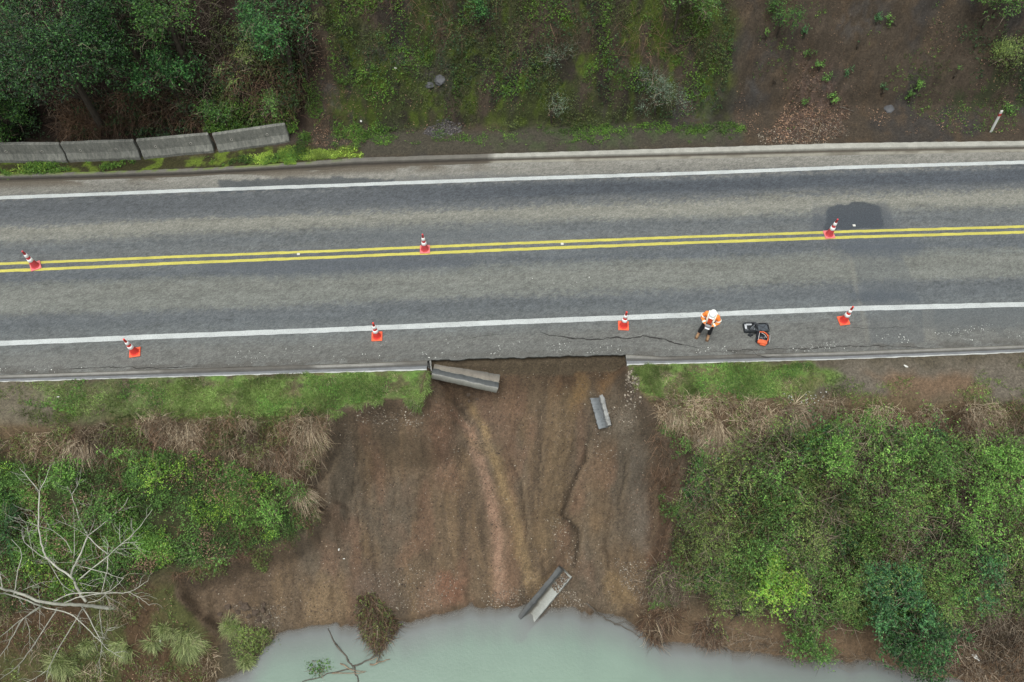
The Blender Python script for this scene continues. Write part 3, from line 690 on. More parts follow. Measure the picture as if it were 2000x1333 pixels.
def sample(pts, n, r, fun=None):
    """n ground points uniform in a region outlined on the ground"""
    p = hitT([a for a, _ in pts], [b for _, b in pts])[:, :2]; out = []
    lo_, hi_ = p.min(0), p.max(0); got = 0
    while got < n:
        q = lo_+(hi_-lo_)*r.rand(n*2, 2); ok = sdist(q[:, 0], q[:, 1], p)+.35*(fbm(q[:, 0]*1.5, q[:, 1]*1.5, 55, 3)-.5)*2 > 0
        if fun is not None: ok &= fun(q[:, 0], q[:, 1]) > r.rand(len(q))
        out.append(q[ok]); got += ok.sum()
        if len(out) > 60: break
    q = np.vstack(out)[:n]; return np.c_[q, terrain(q[:, 0], q[:, 1])]
def cover(name, pts, n, mat, lsize=.08, nl=5, slen=.22, h=.25, seed=0, fun=None, hn=1.0, asp=.45, cat='ground cover', label=None, tonescale=1.2):
    r = np.random.RandomState(seed+900); b = sample(pts, n, r, fun); x, y = b[:, 0], b[:, 1]
    hh = h*r.rand(len(b))*(.3+1.4*ss(.35, .7, fbm(x*hn, y*hn, seed+5, 3))); b[:, 2] += hh
    d = unit(r.normal(size=b.shape)*.8+np.array([0, -.1, .6])); tone = np.clip(fbm(x*tonescale, y*tonescale, seed+9, 3)*1.6-.45+.35*(r.rand(len(b))-.5)+.3*hh/max(h, .05)*.6, 0, 1)
    c, n_, sz, tn = shoots(b, d, slen*(.5+r.rand(len(b))), nl, lsize, tone, r)
    o = leafmesh(name, c, n_, sz, mat, None, tn, asp, r); tag(o, label, cat if label else None, kind='stuff'); return o
def strand_mesh(name, b, d, ln, wd, mat, seg=4, droop=.5, curl=.25, r=rs, tone=None, parent=None, side=None):
    """tapering blades / twigs: flat-sided prisms bent by gravity"""
    k = len(b); pts = [b]; dd = unit(d); p = b.copy(); w0 = wd
    for s in range(seg):
        dd = unit(dd+np.array([0, 0, -droop/seg])+r.normal(size=dd.shape)*curl/seg*1.6); p = p+dd*(ln/seg)[:, None]; pts.append(p)
    pts = np.stack(pts, 1); a = unit(np.cross(unit(d), r.normal(size=d.shape))); c_ = unit(np.cross(a, unit(d)))
    tp = np.linspace(1, .15, seg+1)[None, :, None]*np.broadcast_to(wd, (k,))[:, None, None]/2
    v1 = pts+a[:, None]*tp; v2 = pts-a[:, None]*tp*.6+c_[:, None]*tp*.8; v3 = pts-a[:, None]*tp*.6-c_[:, None]*tp*.8
    V = np.stack([v1, v2, v3], 2).reshape(-1, 3); i0 = (np.arange(k)[:, None]*(seg+1)+np.arange(seg))[..., None]*3
    q = np.concatenate([np.concatenate([i0+a_, i0+b_, i0+3+b_, i0+3+a_], -1) for a_, b_ in ((0, 1), (1, 2), (2, 0))], 1).reshape(-1, 4)
    rn = np.repeat(r.rand(k), (seg+1)*3); tn = np.repeat(r.rand(k) if tone is None else tone, (seg+1)*3)
    return mesh(name, V, q, mat, parent, attrs={'rnd': rn, 'tone': tn}, world=parent is not None)
def grass(name, pts, n, mat, ln=.12, wd=.012, seed=0, fun=None, bend=(0, 0, 1), droop=.6, spread=.6, lift=0., seg=3, curl=.3, label=None, cat=None):
    r = np.random.RandomState(seed+300); b = sample(pts, n, r, fun); x, y = b[:, 0], b[:, 1]; b[:, 2] += lift*r.rand(len(b))
    d = unit(r.normal(size=b.shape)*spread+np.array(bend)); tone = np.clip(fbm(x*1.3, y*1.3, seed+3, 3)*1.7-.4+.2*(r.rand(len(b))-.5), 0, 1)
    o = strand_mesh(name, b, d, ln*(.5+r.rand(len(b))), wd*(.6+.8*r.rand(len(b))), mat, seg, droop, curl, r, tone); tag(o, label, cat, kind='stuff'); return o
def tussock(name, label, px, py, rr, n, mat, bend=(0, -.3, .8), ln=.5, seed=0, group=None, droop=1.6):
    r = np.random.RandomState(seed+50); g0 = hit(px, py); ks = 7; ca = r.rand(ks)*6.28; cr = rr*.75*np.sqrt(r.rand(ks)); k_ = r.randint(0, ks, n); sw = r.normal(size=(ks, 3))*.35
    a = r.rand(n)*2*math.pi; q = rr*np.sqrt(r.rand(n))*.5
    b = np.c_[g0[0]+q*np.cos(a)+(cr*np.cos(ca))[k_], g0[1]+q*np.sin(a)*.8+(cr*np.sin(ca)*.7)[k_], np.zeros(n)]; b[:, 2] = terrain(b[:, 0], b[:, 1])-.02
    d = unit(np.c_[np.cos(a)*q/rr*1.1, np.sin(a)*q/rr*1.1, np.full(n, .0)]+np.array(bend)*1.2+sw[k_]+r.normal(size=(n, 3))*.24)
    o = empty(name, g0); tag(o, label, 'tussock', group)
    o2 = strand_mesh('blades', b, d, ln*(.6+.7*r.rand(n)), .018*(.6+.8*r.rand(n)), mat, 5, droop, .25, r, None, o); return o

def NZ(seed, f, a, b): return lambda x, y: ss(a, b, fbm(x*f, y*f, seed, 3))
# ------------------------------------------------------------------ hill side, top of the picture
TL = [(-500, -150), (610, -150), (625, 100), (590, 250), (560, 245), (420, 262), (0, 285), (-500, 300)]
cover('undergrowth', TL, 9000, M_hdark, .10, 5, .3, .9, 1, NZ(31, .6, .35, .55))
cover('undergrowth', [(250, -150), (640, -150), (640, 150), (600, 250), (380, 255), (250, 120)], 3800, M_holive, .08, 4, .25, .7, 2, NZ(32, .8, .45, .6))
cover('undergrowth', [(380, 195), (470, 190), (560, 190), (600, 250), (560, 262), (400, 265)], 1500, M_hgreen, .08, 5, .2, .35, 3)
grass('bracken', [(100, 185), (380, 180), (430, 250), (120, 275)], 2600, M_rust, .75, .018, 1, None, (0, -.5, .7), 1.3, .7, .5, 5)
grass('bracken', [(440, 100), (600, 120), (600, 245), (520, 245), (430, 200)], 1100, M_rust, .6, .016, 2, None, (0, -.5, .7), 1.3, .7, .4, 5)
grass('dead_twigs', [(-300, -100), (600, -100), (560, 200), (-300, 260)], 1500, M_twig, .8, .02, 3, NZ(33, .5, .5, .65), (0, -.2, .8), .5, .7, .5, 4)
MID = [(620, -150), (1430, -150), (1430, 130), (1410, 230), (1260, 228), (1190, 248), (980, 254), (730, 262), (670, 225), (640, 120)]
cover('bank_weeds', MID, 9000, M_holive, .06, 4, .14, .16, 4, NZ(34, .9, .35, .6))
cover('bank_weeds', MID, 5500, M_hgreen, .07, 4, .14, .16, 5, NZ(35, 1.1, .50, .66))
cover('bank_weeds', MID, 2600, M_holive, .05, 3, .1, .12, 6, NZ(36, 1.3, .52, .66))
cover('bank_weeds', MID, 2600, M_hdark, .08, 4, .2, .25, 66, NZ(37, .8, .5, .62))
grass('dead_twigs', [(640, -150), (1350, -150), (1330, 110), (1000, 120), (800, 60), (650, 30)], 1500, M_rust, .7, .013, 5, NZ(38, .6, .42, .6), (.1, -.4, .6), .7, .8, .3, 4)
grass('dead_twigs', [(1000, 30), (1300, 30), (1400, 90), (1250, 130), (1050, 100)], 160, M_rust, .8, .014, 6, None, (.1, -.4, .5), .7, .9, .4, 4)
cover('leaf_litter', MID, 2500, M_brownleaf, .06, 1, .05, .03, 7, NZ(39, 1.2, .5, .7))
GAP = [(570, 60), (650, 60), (680, 200), (720, 262), (700, 292), (580, 280), (600, 240)]
cover('bank_weeds', GAP, 1500, M_hgreen, .055, 4, .13, .10, 67, NZ(141, 1.3, .45, .62)); cover('leaf_litter', GAP, 1300, M_brownleaf, .055, 1, .05, .03, 68, NZ(142, 1.3, .4, .6)); grass('dead_twigs', GAP, 500, M_rust, .35, .012, 69, None, (0, -.4, .4), .7, .8, .05, 4)
DR = [(1400, -150), (2400, -150), (2400, 262), (1450, 262), (1420, 100)]
cover('leaf_litter', DR, 5200, M_brownleaf, .055, 1, .05, .02, 8, NZ(40, 1.0, .45, .7), asp=.5)
cover('leaf_litter', [(1560, 130), (1615, 120), (1665, 215), (1645, 272), (1490, 280), (1530, 225)], 2600, M_brownleaf, .07, 1, .05, .03, 9, None, asp=.5)
cover('bank_weeds', DR, 1500, M_hgreen, .06, 4, .14, .12, 10, NZ(41, .9, .56, .7))
cover('bank_weeds', [(1740, 130), (1860, 120), (2000, 60), (2400, 40), (2400, 240), (1960, 215), (1800, 200)], 2200, M_holive, .06, 4, .16, .2, 11, NZ(42, 1.0, .45, .62))
cover('bank_weeds', [(1840, 60), (2000, 40), (2400, 0), (2400, 230), (1950, 200)], 1000, M_hdark, .08, 5, .22, .3, 12, NZ(43, .9, .42, .62))
VG = [(700, 262), (1010, 252), (1450, 243), (1460, 270), (1000, 280), (760, 285)]
cover('verge_weeds', VG, 2600, M_hgreen, .05, 3, .08, .05, 13, NZ(44, 1.4, .42, .62))
cover('verge_weeds', [(1050, 245), (1440, 240), (1440, 262), (1060, 262)], 900, M_hgreen, .06, 3, .08, .05, 14, NZ(45, 1.6, .45, .6))
LIME = [(-300, 318), (0, 322), (140, 320), (300, 313), (430, 304), (570, 286), (600, 292), (690, 292), (705, 302), (640, 312), (560, 317), (400, 328), (200, 336), (0, 342), (-300, 348)]
cover('verge_moss', LIME, 5600, M_lime, .045, 4, .06, .02, 15, lambda x, y: ss(.44, .54, fbm(x*1.8, y*3, 46, 4))*ss(-11, -8, x)*(1-.75*ss(-7.5, -6.5, x)))
cover('verge_weeds', LIME, 2600, M_hgreen, .06, 4, .09, .07, 16, NZ(47, 1.2, .48, .6))
cover('verge_moss', [(30, 322), (95, 325), (90, 345), (35, 344)], 200, M_lime, .07, 4, .09, .07, 17)
cover('verge_moss', [(640, 293), (705, 290), (706, 304), (650, 310)], 40, M_lime, .08, 4, .09, .05, 18)

T = 'tree'; Sh = 'shrub'
plant('broadleaf_tree', 'largest dark blue-green tree filling the upper left corner above the concrete barriers', T, 105, 95, (150, 125), M_tdark, .12, 1.5, 1, 3.6, 30, tall=True, lift=1.8, slen=.4)
plant('broadleaf_tree', 'dark tree at the left edge with its crown over the barrier row', T, -60, 150, (110, 110), M_tdark, .12, 1.4, 2, 3.0, 22, tall=True, lift=1.6)
plant('broadleaf_tree', 'dark green tree crown cut by the top edge, left of the narrow mid green tree', T, 215, 10, (75, 60), M_tdark, .12, 1.4, 3, 2.6, 16, tall=True, lift=1.5)
plant('broadleaf_tree', 'narrow mid green tree reaching down from the top edge between two dark gaps', T, 328, 40, (52, 60), M_tmid, .11, 1.4, 4, 2.4, 14, tall=True, lift=1.2)
plant('shrub', 'pale blue-green bush spread just above the gap between the second and third barriers', Sh, 325, 148, (68, 36), M_tblue, .12, 1.7, 5, 1.4, 14, lift=.8)
plant('broadleaf_tree', 'blue-green tree at the top edge, right of the narrow mid green tree', T, 535, 45, (62, 75), M_tblue, .12, 1.3, 6, 2.2, 16, tall=True, lift=1.1)
plant('shrub', 'blue-green shrub hanging down the bank below the top-edge blue-green tree', Sh, 585, 105, (30, 42), M_tblue, .11, 1.3, 7, 1.0, 8, lift=.5)
plant('shrub', 'bright green leafy shrub at the left edge just behind the barriers', Sh, 18, 238, (32, 42), M_tmid, .13, 1.8, 8, 1.3, 10, lift=.7)
plant('shrub', 'round fresh green shrub behind the end of the last barrier', Sh, 520, 208, (27, 27), M_mid, .09, 1.5, 9, .7, 8, lift=.3)
plant('shrub', 'low green shrub close behind the third barrier', Sh, 436, 225, (40, 32), M_tmid, .09, 1.4, 10, .7, 9, lift=.3)
plant('shrub', 'small olive shrub between the pale blue-green bush and the brown bracken', Sh, 455, 130, (40, 45), M_olive, .09, .9, 12, .9, 9, lift=.4)
plant('shrub', 'bright green bush cut by the top edge near the middle of the bank', Sh, 1330, 0, (62, 26), M_mid, .10, 1.6, 13, 1.2, 10, lift=.6)
plant('shrub', 'silvery grey-green shrub overhanging the dark hollow above the verge', Sh, 1290, 182, (66, 42), M_silver, .07, .8, 14, .9, 12, lift=.4)
plant('shrub', 'small silvery shrub on the bank left of the dark hollow', Sh, 1080, 212, (34, 22), M_silver, .07, .6, 15, .7, 7, lift=.3)
plant('shrub', 'thin silvery shrub in the middle of the mossy bank', Sh, 1085, 110, (36, 34), M_silver, .06, .5, 16, .6, 7, lift=.3)
plant('shrub', 'green shrub in the upper right corner of the bank', Sh, 1960, -5, (78, 36), M_mid, .11, 1.3, 17, 1.5, 12, lift=.7)
plant('shrub', 'olive shrub at the right edge above the marker post', Sh, 1985, 115, (40, 55), M_olive, .09, .9, 18, .8, 9, lift=.4)
plant('shrub', 'tall narrow green sapling at the top edge beside the bare brown slope', Sh, 1530, 35, (24, 50), M_tmid, .09, 1.0, 19, .8, 9, lift=.4)
plant('shrub', 'blue-green sapling at the top edge left of the twiggy part of the bank', Sh, 945, 15, (15, 32), M_tblue, .1, 1.1, 20, .6, 6, lift=.3)
wg = 'small green plants on the bare brown slope'
for i, (a, b, r_, mt, lab) in enumerate([
    (1632, 194, 16, M_bright, 'brightest and largest clump of leaves on the bare slope above the leaf litter'),
    (1573, 201, 9, M_mid, 'small green plant left of the brightest clump on the bare slope'),
    (1600, 132, 14, M_mid, 'green plant at the top of the leaf litter chute'),
    (1616, 155, 10, M_mid, 'green plant just under the plant at the top of the leaf litter chute'),
    (1655, 144, 9, M_blue, 'blue-green plant right of the leaf litter chute'),
    (1582, 103, 11, M_mid, 'small plant halfway between the top-edge sapling and the leaf litter chute'),
    (1572, 65, 8, M_blue, 'tiny blue-green plant right of the top-edge sapling'),
    (1510, 158, 11, M_mid, 'green plant left of the leaf litter chute'),
    (1497, 72, 14, M_bright, 'fresh green plant below and left of the top-edge sapling'),
    (1680, 82, 8, M_blue, 'lone blue-green plant in the middle of the bare slope'),
    (1712, 40, 12, M_blue, 'blue-green plant nearest the top edge of the bare slope'),
    (1738, 40, 9, M_mid, 'small mid green plant right of the blue-green plant nearest the top edge'),
    (1798, 168, 11, M_bright, 'fresh green plant left of the olive shrub at the right edge'),
    (1725, 172, 7, M_blue, 'tiny plant beside the grey rock face on the bare slope'),
    (1870, 140, 11, M_mid, 'round green plant in the weeds above the marker post'),
    (1778, 190, 9, M_mid, 'low green plant at the foot of the bare slope'),
    (1975, 212, 15, M_mid, 'green plant at the right edge beside the marker post top')]):
    plant('weed_plant', lab, 'plant', a, b, (r_*.8, r_*.65), mt, .08, 1.0, 100+i, .25, 4, wg, True, .10, slen=.14, ns=int(8+r_*1.6))

# ------------------------------------------------------------------ river side vegetation
LAWN1 = [(-100, 762), (110, 746), (400, 738), (825, 729), (826, 762), (812, 780), (765, 776), (700, 790), (650, 806), (560, 828), (300, 826), (130, 805)]
LAWN2 = [(1233, 718), (1560, 710), (1640, 735), (1560, 775), (1400, 785), (1280, 780), (1245, 765)]
grass('lawn', LAWN1, 26000, M_lawn, .09, .014, 11, lambda x, y: ss(.36, .58, fbm(x*1.5, y*1.5, 51, 4))*(1-.8*ss(-9, -14, x))*(1-.5*ss(1.0, 2.0, B_lo(x)-y))); grass('lawn', LAWN2, 12000, M_lawn, .09, .014, 12, lambda x, y: ss(.36, .58, fbm(x*1.5, y*1.5, 52, 4))*(1-.8*ss(6, 9.5, x)))
cover('lawn_clover', LAWN1, 3500, M_bright, .05, 3, .05, .03, 21, NZ(53, 1.1, .48, .64)); cover('lawn_clover', LAWN2, 2600, M_bright, .05, 3, .05, .03, 22, NZ(54, 1.1, .42, .6))
grass('lawn', [(-300, 800), (640, 800), (640, 850), (-300, 880)], 7000, M_olive, .16, .014, 13, NZ(57, .9, .35, .6))
FR1 = [(-200, 850), (120, 850), (200, 832), (420, 816), (642, 816), (645, 860), (560, 905), (440, 882), (300, 875), (120, 900)]
FR2 = [(1255, 778), (1400, 785), (1600, 792), (2000, 805), (2300, 810), (2300, 860), (2000, 862), (1750, 845), (1650, 830), (1500, 840), (1420, 892), (1340, 860), (1290, 825)]
grass('dry_grass', FR1, 6500, M_dry, .34, .013, 14, NZ(55, 1.6, .3, .75), (.0, -.4, .4), 1.3, .85, .15, 5); cover('bank_weeds', FR1, 2600, M_olive, .055, 4, .14, .2, 44, NZ(59, 1.3, .4, .6))
grass('dry_grass', FR2, 8500, M_dry, .38, .013, 15, NZ(56, 1.5, .25, .7), (.0, -.4, .4), 1.3, .85, .2, 5); cover('bank_weeds', FR2, 1800, M_olive, .055, 4, .14, .2, 45, NZ(60, 1.3, .45, .65))
grass('dead_twigs', FR2, 2200, M_rust, .6, .014, 16, None, (0, -.5, .5), 1.0, .6, .2, 4); grass('dead_twigs', FR1, 2600, M_rust, .6, .014, 17, None, (0, -.5, .5), 1.0, .6, .2, 4)
grass('lawn', [(1500, 712), (2300, 700), (2300, 800), (1500, 790)], 2600, M_olive, .09, .013, 55, NZ(155, 1.1, .5, .64))
for PG, n_ in ((LAWN1, 3600), (LAWN2, 1800)):
    grass('lawn', PG, n_, M_olive, .11, .012, 71, NZ(171, 2.4, .45, .6)); grass('dry_grass', PG, n_//2, M_dry, .10, .010, 72, NZ(172, 2.0, .5, .62))
    cover('leaf_litter', PG, n_//5, M_brownleaf, .045, 1, .03, .02, 73)
ED = [(645, 806), (700, 788), (765, 773), (812, 780), (824, 765), (834, 728), (840, 728), (834, 770), (816, 790), (765, 784), (700, 798), (650, 816)]
grass('lawn', ED, 1500, M_lawn, .15, .014, 74, None, (.1, -.7, .3), 1.2)
FR3 = [(430, 878), (640, 862), (618, 905), (590, 935), (640, 1000), (612, 1010), (575, 950), (470, 908)]
grass('dry_grass', FR3, 1500, M_dry, .36, .013, 61, None, (.2, -.5, .4), 1.3, .8, .12, 5); grass('dead_twigs', FR3, 1500, M_rust, .4, .013, 62, None, (.2, -.5, .4), 1.0, .8, .12, 4); cover('bank_weeds', FR3, 700, M_olive, .055, 4, .14, .15, 63, NZ(163, 1.3, .45, .6))
grass('dead_twigs', [(560, 1040), (480, 1072), (425, 1095), (335, 1115), (335, 1135), (430, 1115), (570, 1065)], 900, M_rust, .3, .013, 64, None, (.1, -.5, .3), .8, .8, .05, 4); cover('bank_weeds', [(600, 1000), (635, 1010), (600, 1070), (440, 1120), (300, 1160), (300, 1120), (470, 1075)], 1100, M_olive, .06, 4, .15, .12, 65, NZ(164, 1.6, .42, .6))
cover('verge_weeds', [(1560, 735), (2300, 740), (2300, 820), (1500, 800)], 2200, M_olive, .05, 3, .08, .05, 23, NZ(58, 1.0, .5, .65))
GL = [(-200, 895), (120, 905), (300, 885), (460, 903), (570, 940), (628, 990), (604, 1040), (540, 1062), (470, 1080), (425, 1100), (330, 1115), (250, 1140), (60, 1190), (-200, 1220)]
cover('bramble_cover', GL, 19000, M_mid, .055, 5, .2, .35, 24, NZ(61, .9, .3, .5)); cover('bramble_cover', GL, 9000, M_bright, .055, 5, .18, .4, 25, NZ(62, 1.0, .5, .64))
cover('bramble_cover', GL, 3000, M_yell, .06, 4, .18, .42, 26, NZ(63, 1.1, .56, .68)); cover('bramble_cover', GL, 6000, M_brownleaf, .06, 3, .2, .42, 27, NZ(64, 1.0, .5, .66))
grass('dead_twigs', GL, 5000, M_rust, .55, .014, 18, NZ(65, 1.0, .42, .6), (0, -.3, .6), .9, .8, .25, 4)
BL = [(-200, 1190), (250, 1140), (340, 1150), (345, 1190), (395, 1245), (430, 1270), (420, 1345), (300, 1480), (-200, 1480)]
cover('bank_weeds', BL, 3200, M_olive, .06, 4, .15, .12, 28, NZ(66, .9, .48, .62)); grass('dry_grass', BL, 3500, M_dry, .35, .013, 19, NZ(67, .9, .5, .62), (0, -.5, .3), 1.0, .6, .05, 4)
grass('dead_twigs', BL, 2600, M_rust, .4, .014, 20, None, (0, -.4, .3), .8, .8, .03, 3); cover('leaf_litter', BL, 3000, M_brownleaf, .06, 1, .05, .03, 29)
cover('bank_weeds', [(440, 1215), (520, 1240), (545, 1255), (500, 1295), (450, 1275)], 700, M_olive, .07, 4, .16, .15, 30); grass('dry_grass', [(440, 1215), (545, 1245), (500, 1295)], 600, M_dry, .35, .014, 21)
GR = [(1345, 900), (1420, 880), (1520, 845), (1650, 838), (1780, 855), (2000, 870), (2300, 880), (2300, 1250), (2000, 1200), (1840, 1230), (1700, 1235), (1560, 1212), (1420, 1180), (1320, 1150), (1312, 1050)]
cover('undergrowth', GR, 13000, M_olive, .07, 5, .28, 1.0, 31, NZ(71, .8, .32, .52)); cover('undergrowth', GR, 7000, M_mid, .08, 5, .28, 1.1, 32, NZ(72, .8, .46, .62))
cover('undergrowth', GR, 2500, M_dark, .09, 5, .3, .9, 33, NZ(73, .8, .5, .64))
cover('undergrowth', GR, 9000, M_mid, .06, 5, .25, 2.2, 35, NZ(77, .9, .42, .6)); cover('undergrowth', GR, 4500, M_bright, .06, 5, .25, 2.3, 36, lambda x, y: ss(.46, .6, fbm(x*.9, y*.9, 78, 3))*ss(5, 12, x)); cover('undergrowth', GR, 4500, M_olive, .055, 5, .25, 2.2, 37, NZ(79, .9, .48, .62))
grass('dead_twigs', GR, 10000, M_twig, .7, .014, 22, NZ(74, .7, .36, .56), (0, -.3, .6), .8, .9, 1.5, 4); grass('dead_twigs', GR, 3000, M_rust, .6, .014, 23, NZ(75, .7, .42, .6), (0, -.3, .6), .8, .9, 1.3, 4)
cover('undergrowth', [(1285, 830), (1345, 870), (1345, 1170), (1270, 1190), (1300, 1080)], 800, M_mid, .06, 4, .18, .25, 34, NZ(76, 1.2, .5, .62)); grass('dead_twigs', [(1270, 800), (1340, 860), (1350, 1190), (1270, 1210), (1300, 1050)], 1500, M_rust, .4, .013, 24, None, (-.2, -.5, .3), .8, .7, .05, 4)
BR = [(1860, 1180), (2000, 1150), (2400, 1150), (2400, 1360), (2000, 1345), (1880, 1330), (1800, 1305)]
grass('flood_debris', BR, 6500, M_twig, .55, .02, 25, None, (-.2, 0, .1), .3, .8, .12, 3); grass('flood_debris', BR, 3000, M_rust, .5, .02, 26, None, (-.2, 0, .1), .3, .8, .12, 3)
grass('flood_debris', [(1400, 1225), (1560, 1262), (1800, 1295), (1800, 1312), (1550, 1285), (1390, 1262)], 800, M_twig, .45, .016, 27, None, (-.3, 0, .1), .3, .8, .04, 3)

sg = 'shrubs of the thicket on the right bank'
for i, (nm, lab, a, b, rp, mt, ls, de, hg, lf) in enumerate([
    ('shrub', 'round bright yellow-green bush standing out alone in the lower half of the thicket', 1512, 1135, (44, 46), M_yell, .13, 1.9, 1.3, 1.2),
    ('broadleaf_tree', 'dark green tree leaning over the river edge, left of the flood debris', 1785, 1250, (72, 52), M_dark, .14, 2.0, 1.6, 1.3),
    ('broadleaf_tree', 'dark blue-green tree crown just above the tree leaning over the river edge', 1745, 1160, (62, 52), M_blue, .13, 1.6, 1.8, 1.5),
    ('shrub', 'blue-green bush at the lower right, above the flood debris', 1905, 1115, (46, 44), M_blue, .13, 1.8, 1.3, 1.2),
    ('shrub', 'green bush trailing down to the waterline below the round yellow-green bush', 1585, 1248, (42, 36), M_mid, .12, 1.5, 1.0, .6),
    ('shrub', 'small bright green bush wedged between the yellow-green bush and the waterline bush', 1580, 1185, (28, 26), M_bright, .11, 1.3, .9, .7),
    ('shrub', 'olive yellow bush lowest to the left of the round yellow-green bush', 1450, 1190, (64, 36), M_olive, .09, 1.5, 1.1, .8),
    ('shrub', 'bright green shrub at the top of the thicket below the dry grass', 1680, 885, (78, 50), M_bright, .10, 1.3, 1.3, .9),
    ('shrub', 'large fresh green shrub at the right edge, upper one of the thicket', 1950, 930, (80, 60), M_bright, .10, 1.4, 1.5, 1.1),
    ('shrub', 'green shrub between the top-of-thicket shrub and the large one at the right edge', 1815, 890, (62, 48), M_mid, .10, 1.3, 1.3, .9),
    ('shrub', 'green shrub in the right part of the thicket above the blue-green bush', 1895, 1015, (70, 46), M_bright, .10, 1.3, 1.4, 1.1),
    ('shrub', 'olive shrub at the upper left corner of the thicket beside the bare slip', 1410, 930, (52, 38), M_olive, .09, 1.2, 1.0, .7),
    ('shrub', 'mid green shrub upper left of the middle of the thicket', 1535, 925, (60, 44), M_mid, .09, 1.1, 1.2, .9),
    ('shrub', 'thin olive shrub in the middle of the thicket above the yellow-green bush', 1600, 1040, (62, 48), M_olive, .08, 1.0, 1.3, 1.0),
    ('shrub', 'green shrub in the centre right of the thicket', 1745, 1000, (64, 48), M_mid, .10, 1.1, 1.3, 1.0),
    ('shrub', 'pale olive shrub between the dark river-edge tree and the flood debris', 1835, 1180, (48, 58), M_olive, .08, 1.4, 1.4, 1.2),
    ('shrub', 'olive shrub at the right edge beside the blue-green bush', 1985, 1130, (46, 44), M_olive, .09, 1.3, 1.1, .9),
    ('shrub', 'sparse brownish olive shrub at the left edge of the thicket', 1400, 1060, (56, 50), M_olive, .07, .7, .9, .6),
    ('shrub', 'pale olive shrub in the lower middle of the thicket', 1660, 1120, (46, 50), M_olive, .08, 1.2, 1.2, .9),
    ]):
    plant(nm, lab, 'tree' if 'tree' in nm else 'shrub', a, b, (rp[0]*1.08, rp[1]*1.05), mt, ls*.9, de*(.9 if mt in (M_yell, M_dark, M_blue) else .9), 200+i, hg, 16, sg, True, lf, tall='tree' in nm)
sl = 'low shrubs of the left bank'
for i, (lab, a, b, rp, mt, hg) in enumerate([
    ('bright green low shrub at the right end of the left bank, next to the slip', 545, 985, (46, 40), M_bright, .6),
    ('green shrub on the left bank just above the bare brown toe', 400, 1075, (52, 28), M_mid, .5),
    ('yellow-green bramble clump in the upper middle of the left bank', 320, 925, (50, 32), M_yell, .5),
    ('green shrub on the left bank behind the tips of the bare tree', 200, 1000, (60, 40), M_mid, .6),
    ('fresh green clump at the upper left of the left bank below the dry grass', 130, 925, (34, 26), M_bright, .5),
    ('dark blue-green shrub at the left edge behind the bare tree', 10, 1040, (40, 60), M_dark, .9),
    ('green shrub under the middle of the bare tree', 190, 1110, (42, 28), M_mid, .5)]):
    plant('shrub', lab, 'shrub', a, b, rp, mt, .085, 1.3, 300+i, hg, 9, sl, True, hg*.5)
tg = 'grass tussocks of the left river bank'
for i, (lab, a, b, rr, mt, bd, ln) in enumerate([
    ('largest pale green tussock, right of the bare tree near the water inlet', 365, 1248, .42, M_tuss, (.15, -.5, .6), .55),
    ('pale green tussock on the mound by the water', 455, 1225, .28, M_tuss, (-.1, -.2, .8), .4),
    ('tussock at the lower left under the bare tree branches', 122, 1298, .34, M_tuss, (-.1, -.4, .7), .5),
    ('flat tussock left of the largest one on the lower bank', 240, 1262, .32, M_tuss, (-.5, -.3, .5), .45),
    ('small tussock between the flat one and the largest one', 300, 1250, .22, M_tuss, (-.4, -.3, .5), .4),
    ('green tussock directly above the largest one on the lower bank', 325, 1232, .22, M_tuss, (0, -.2, .8), .35),
    ('small green tussock at the water inlet below the mound', 482, 1292, .2, M_tuss, (.2, -.2, .7), .3),
    ('tiny tussock left of the flat one on the lower bank', 170, 1262, .2, M_tuss, (0, -.2, .8), .3)]):
    tussock('grass_tussock', lab, a, b, rr, int(700*rr/.3), mt, bd, ln, 400+i, tg)
tussock('dry_grass_tussock', 'straw-coloured grass tuft hanging over the edge of the slip, beside the left lawn', 610, 840, .34, 520, M_dry, (.2, -1.0, .2), .62, 420, 'dry grass tussocks on the bank edges')
tussock('dry_grass_tussock', 'pale dry tuft at the left end of the dry fringe of the left bank', 150, 868, .45, 600, M_dry, (0, -.9, .4), .7, 421, 'dry grass tussocks on the bank edges')
tussock('dry_grass_tussock', 'dry tuft in the middle of the dry fringe on the left bank', 372, 838, .35, 420, M_dry, (.1, -.8, .4), .6, 422, 'dry grass tussocks on the bank edges')
tussock('dry_grass_tussock', 'greyish dry tuft slumped down the left side of the slip', 590, 960, .28, 350, M_dry, (.3, -.8, .4), .7, 423, 'dry grass tussocks on the bank edges')
tussock('dry_grass_tussock', 'large bleached tuft hanging down the right bank beside the slip', 1400, 840, .5, 900, M_dry, (-.1, -1.0, .35), .95, 424, 'dry grass tussocks on the bank edges')
tussock('dry_grass_tussock', 'dry tuft at the right rim of the slip, below the right lawn', 1322, 800, .35, 500, M_dry, (-.15, -.8, .4), .6, 425, 'dry grass tussocks on the bank edges')
tussock('dry_grass_tussock', 'dry tuft in the fringe above the bright green shrub of the thicket', 1560, 812, .38, 420, M_dry, (0, -.8, .4), .6, 426, 'dry grass tussocks on the bank edges')

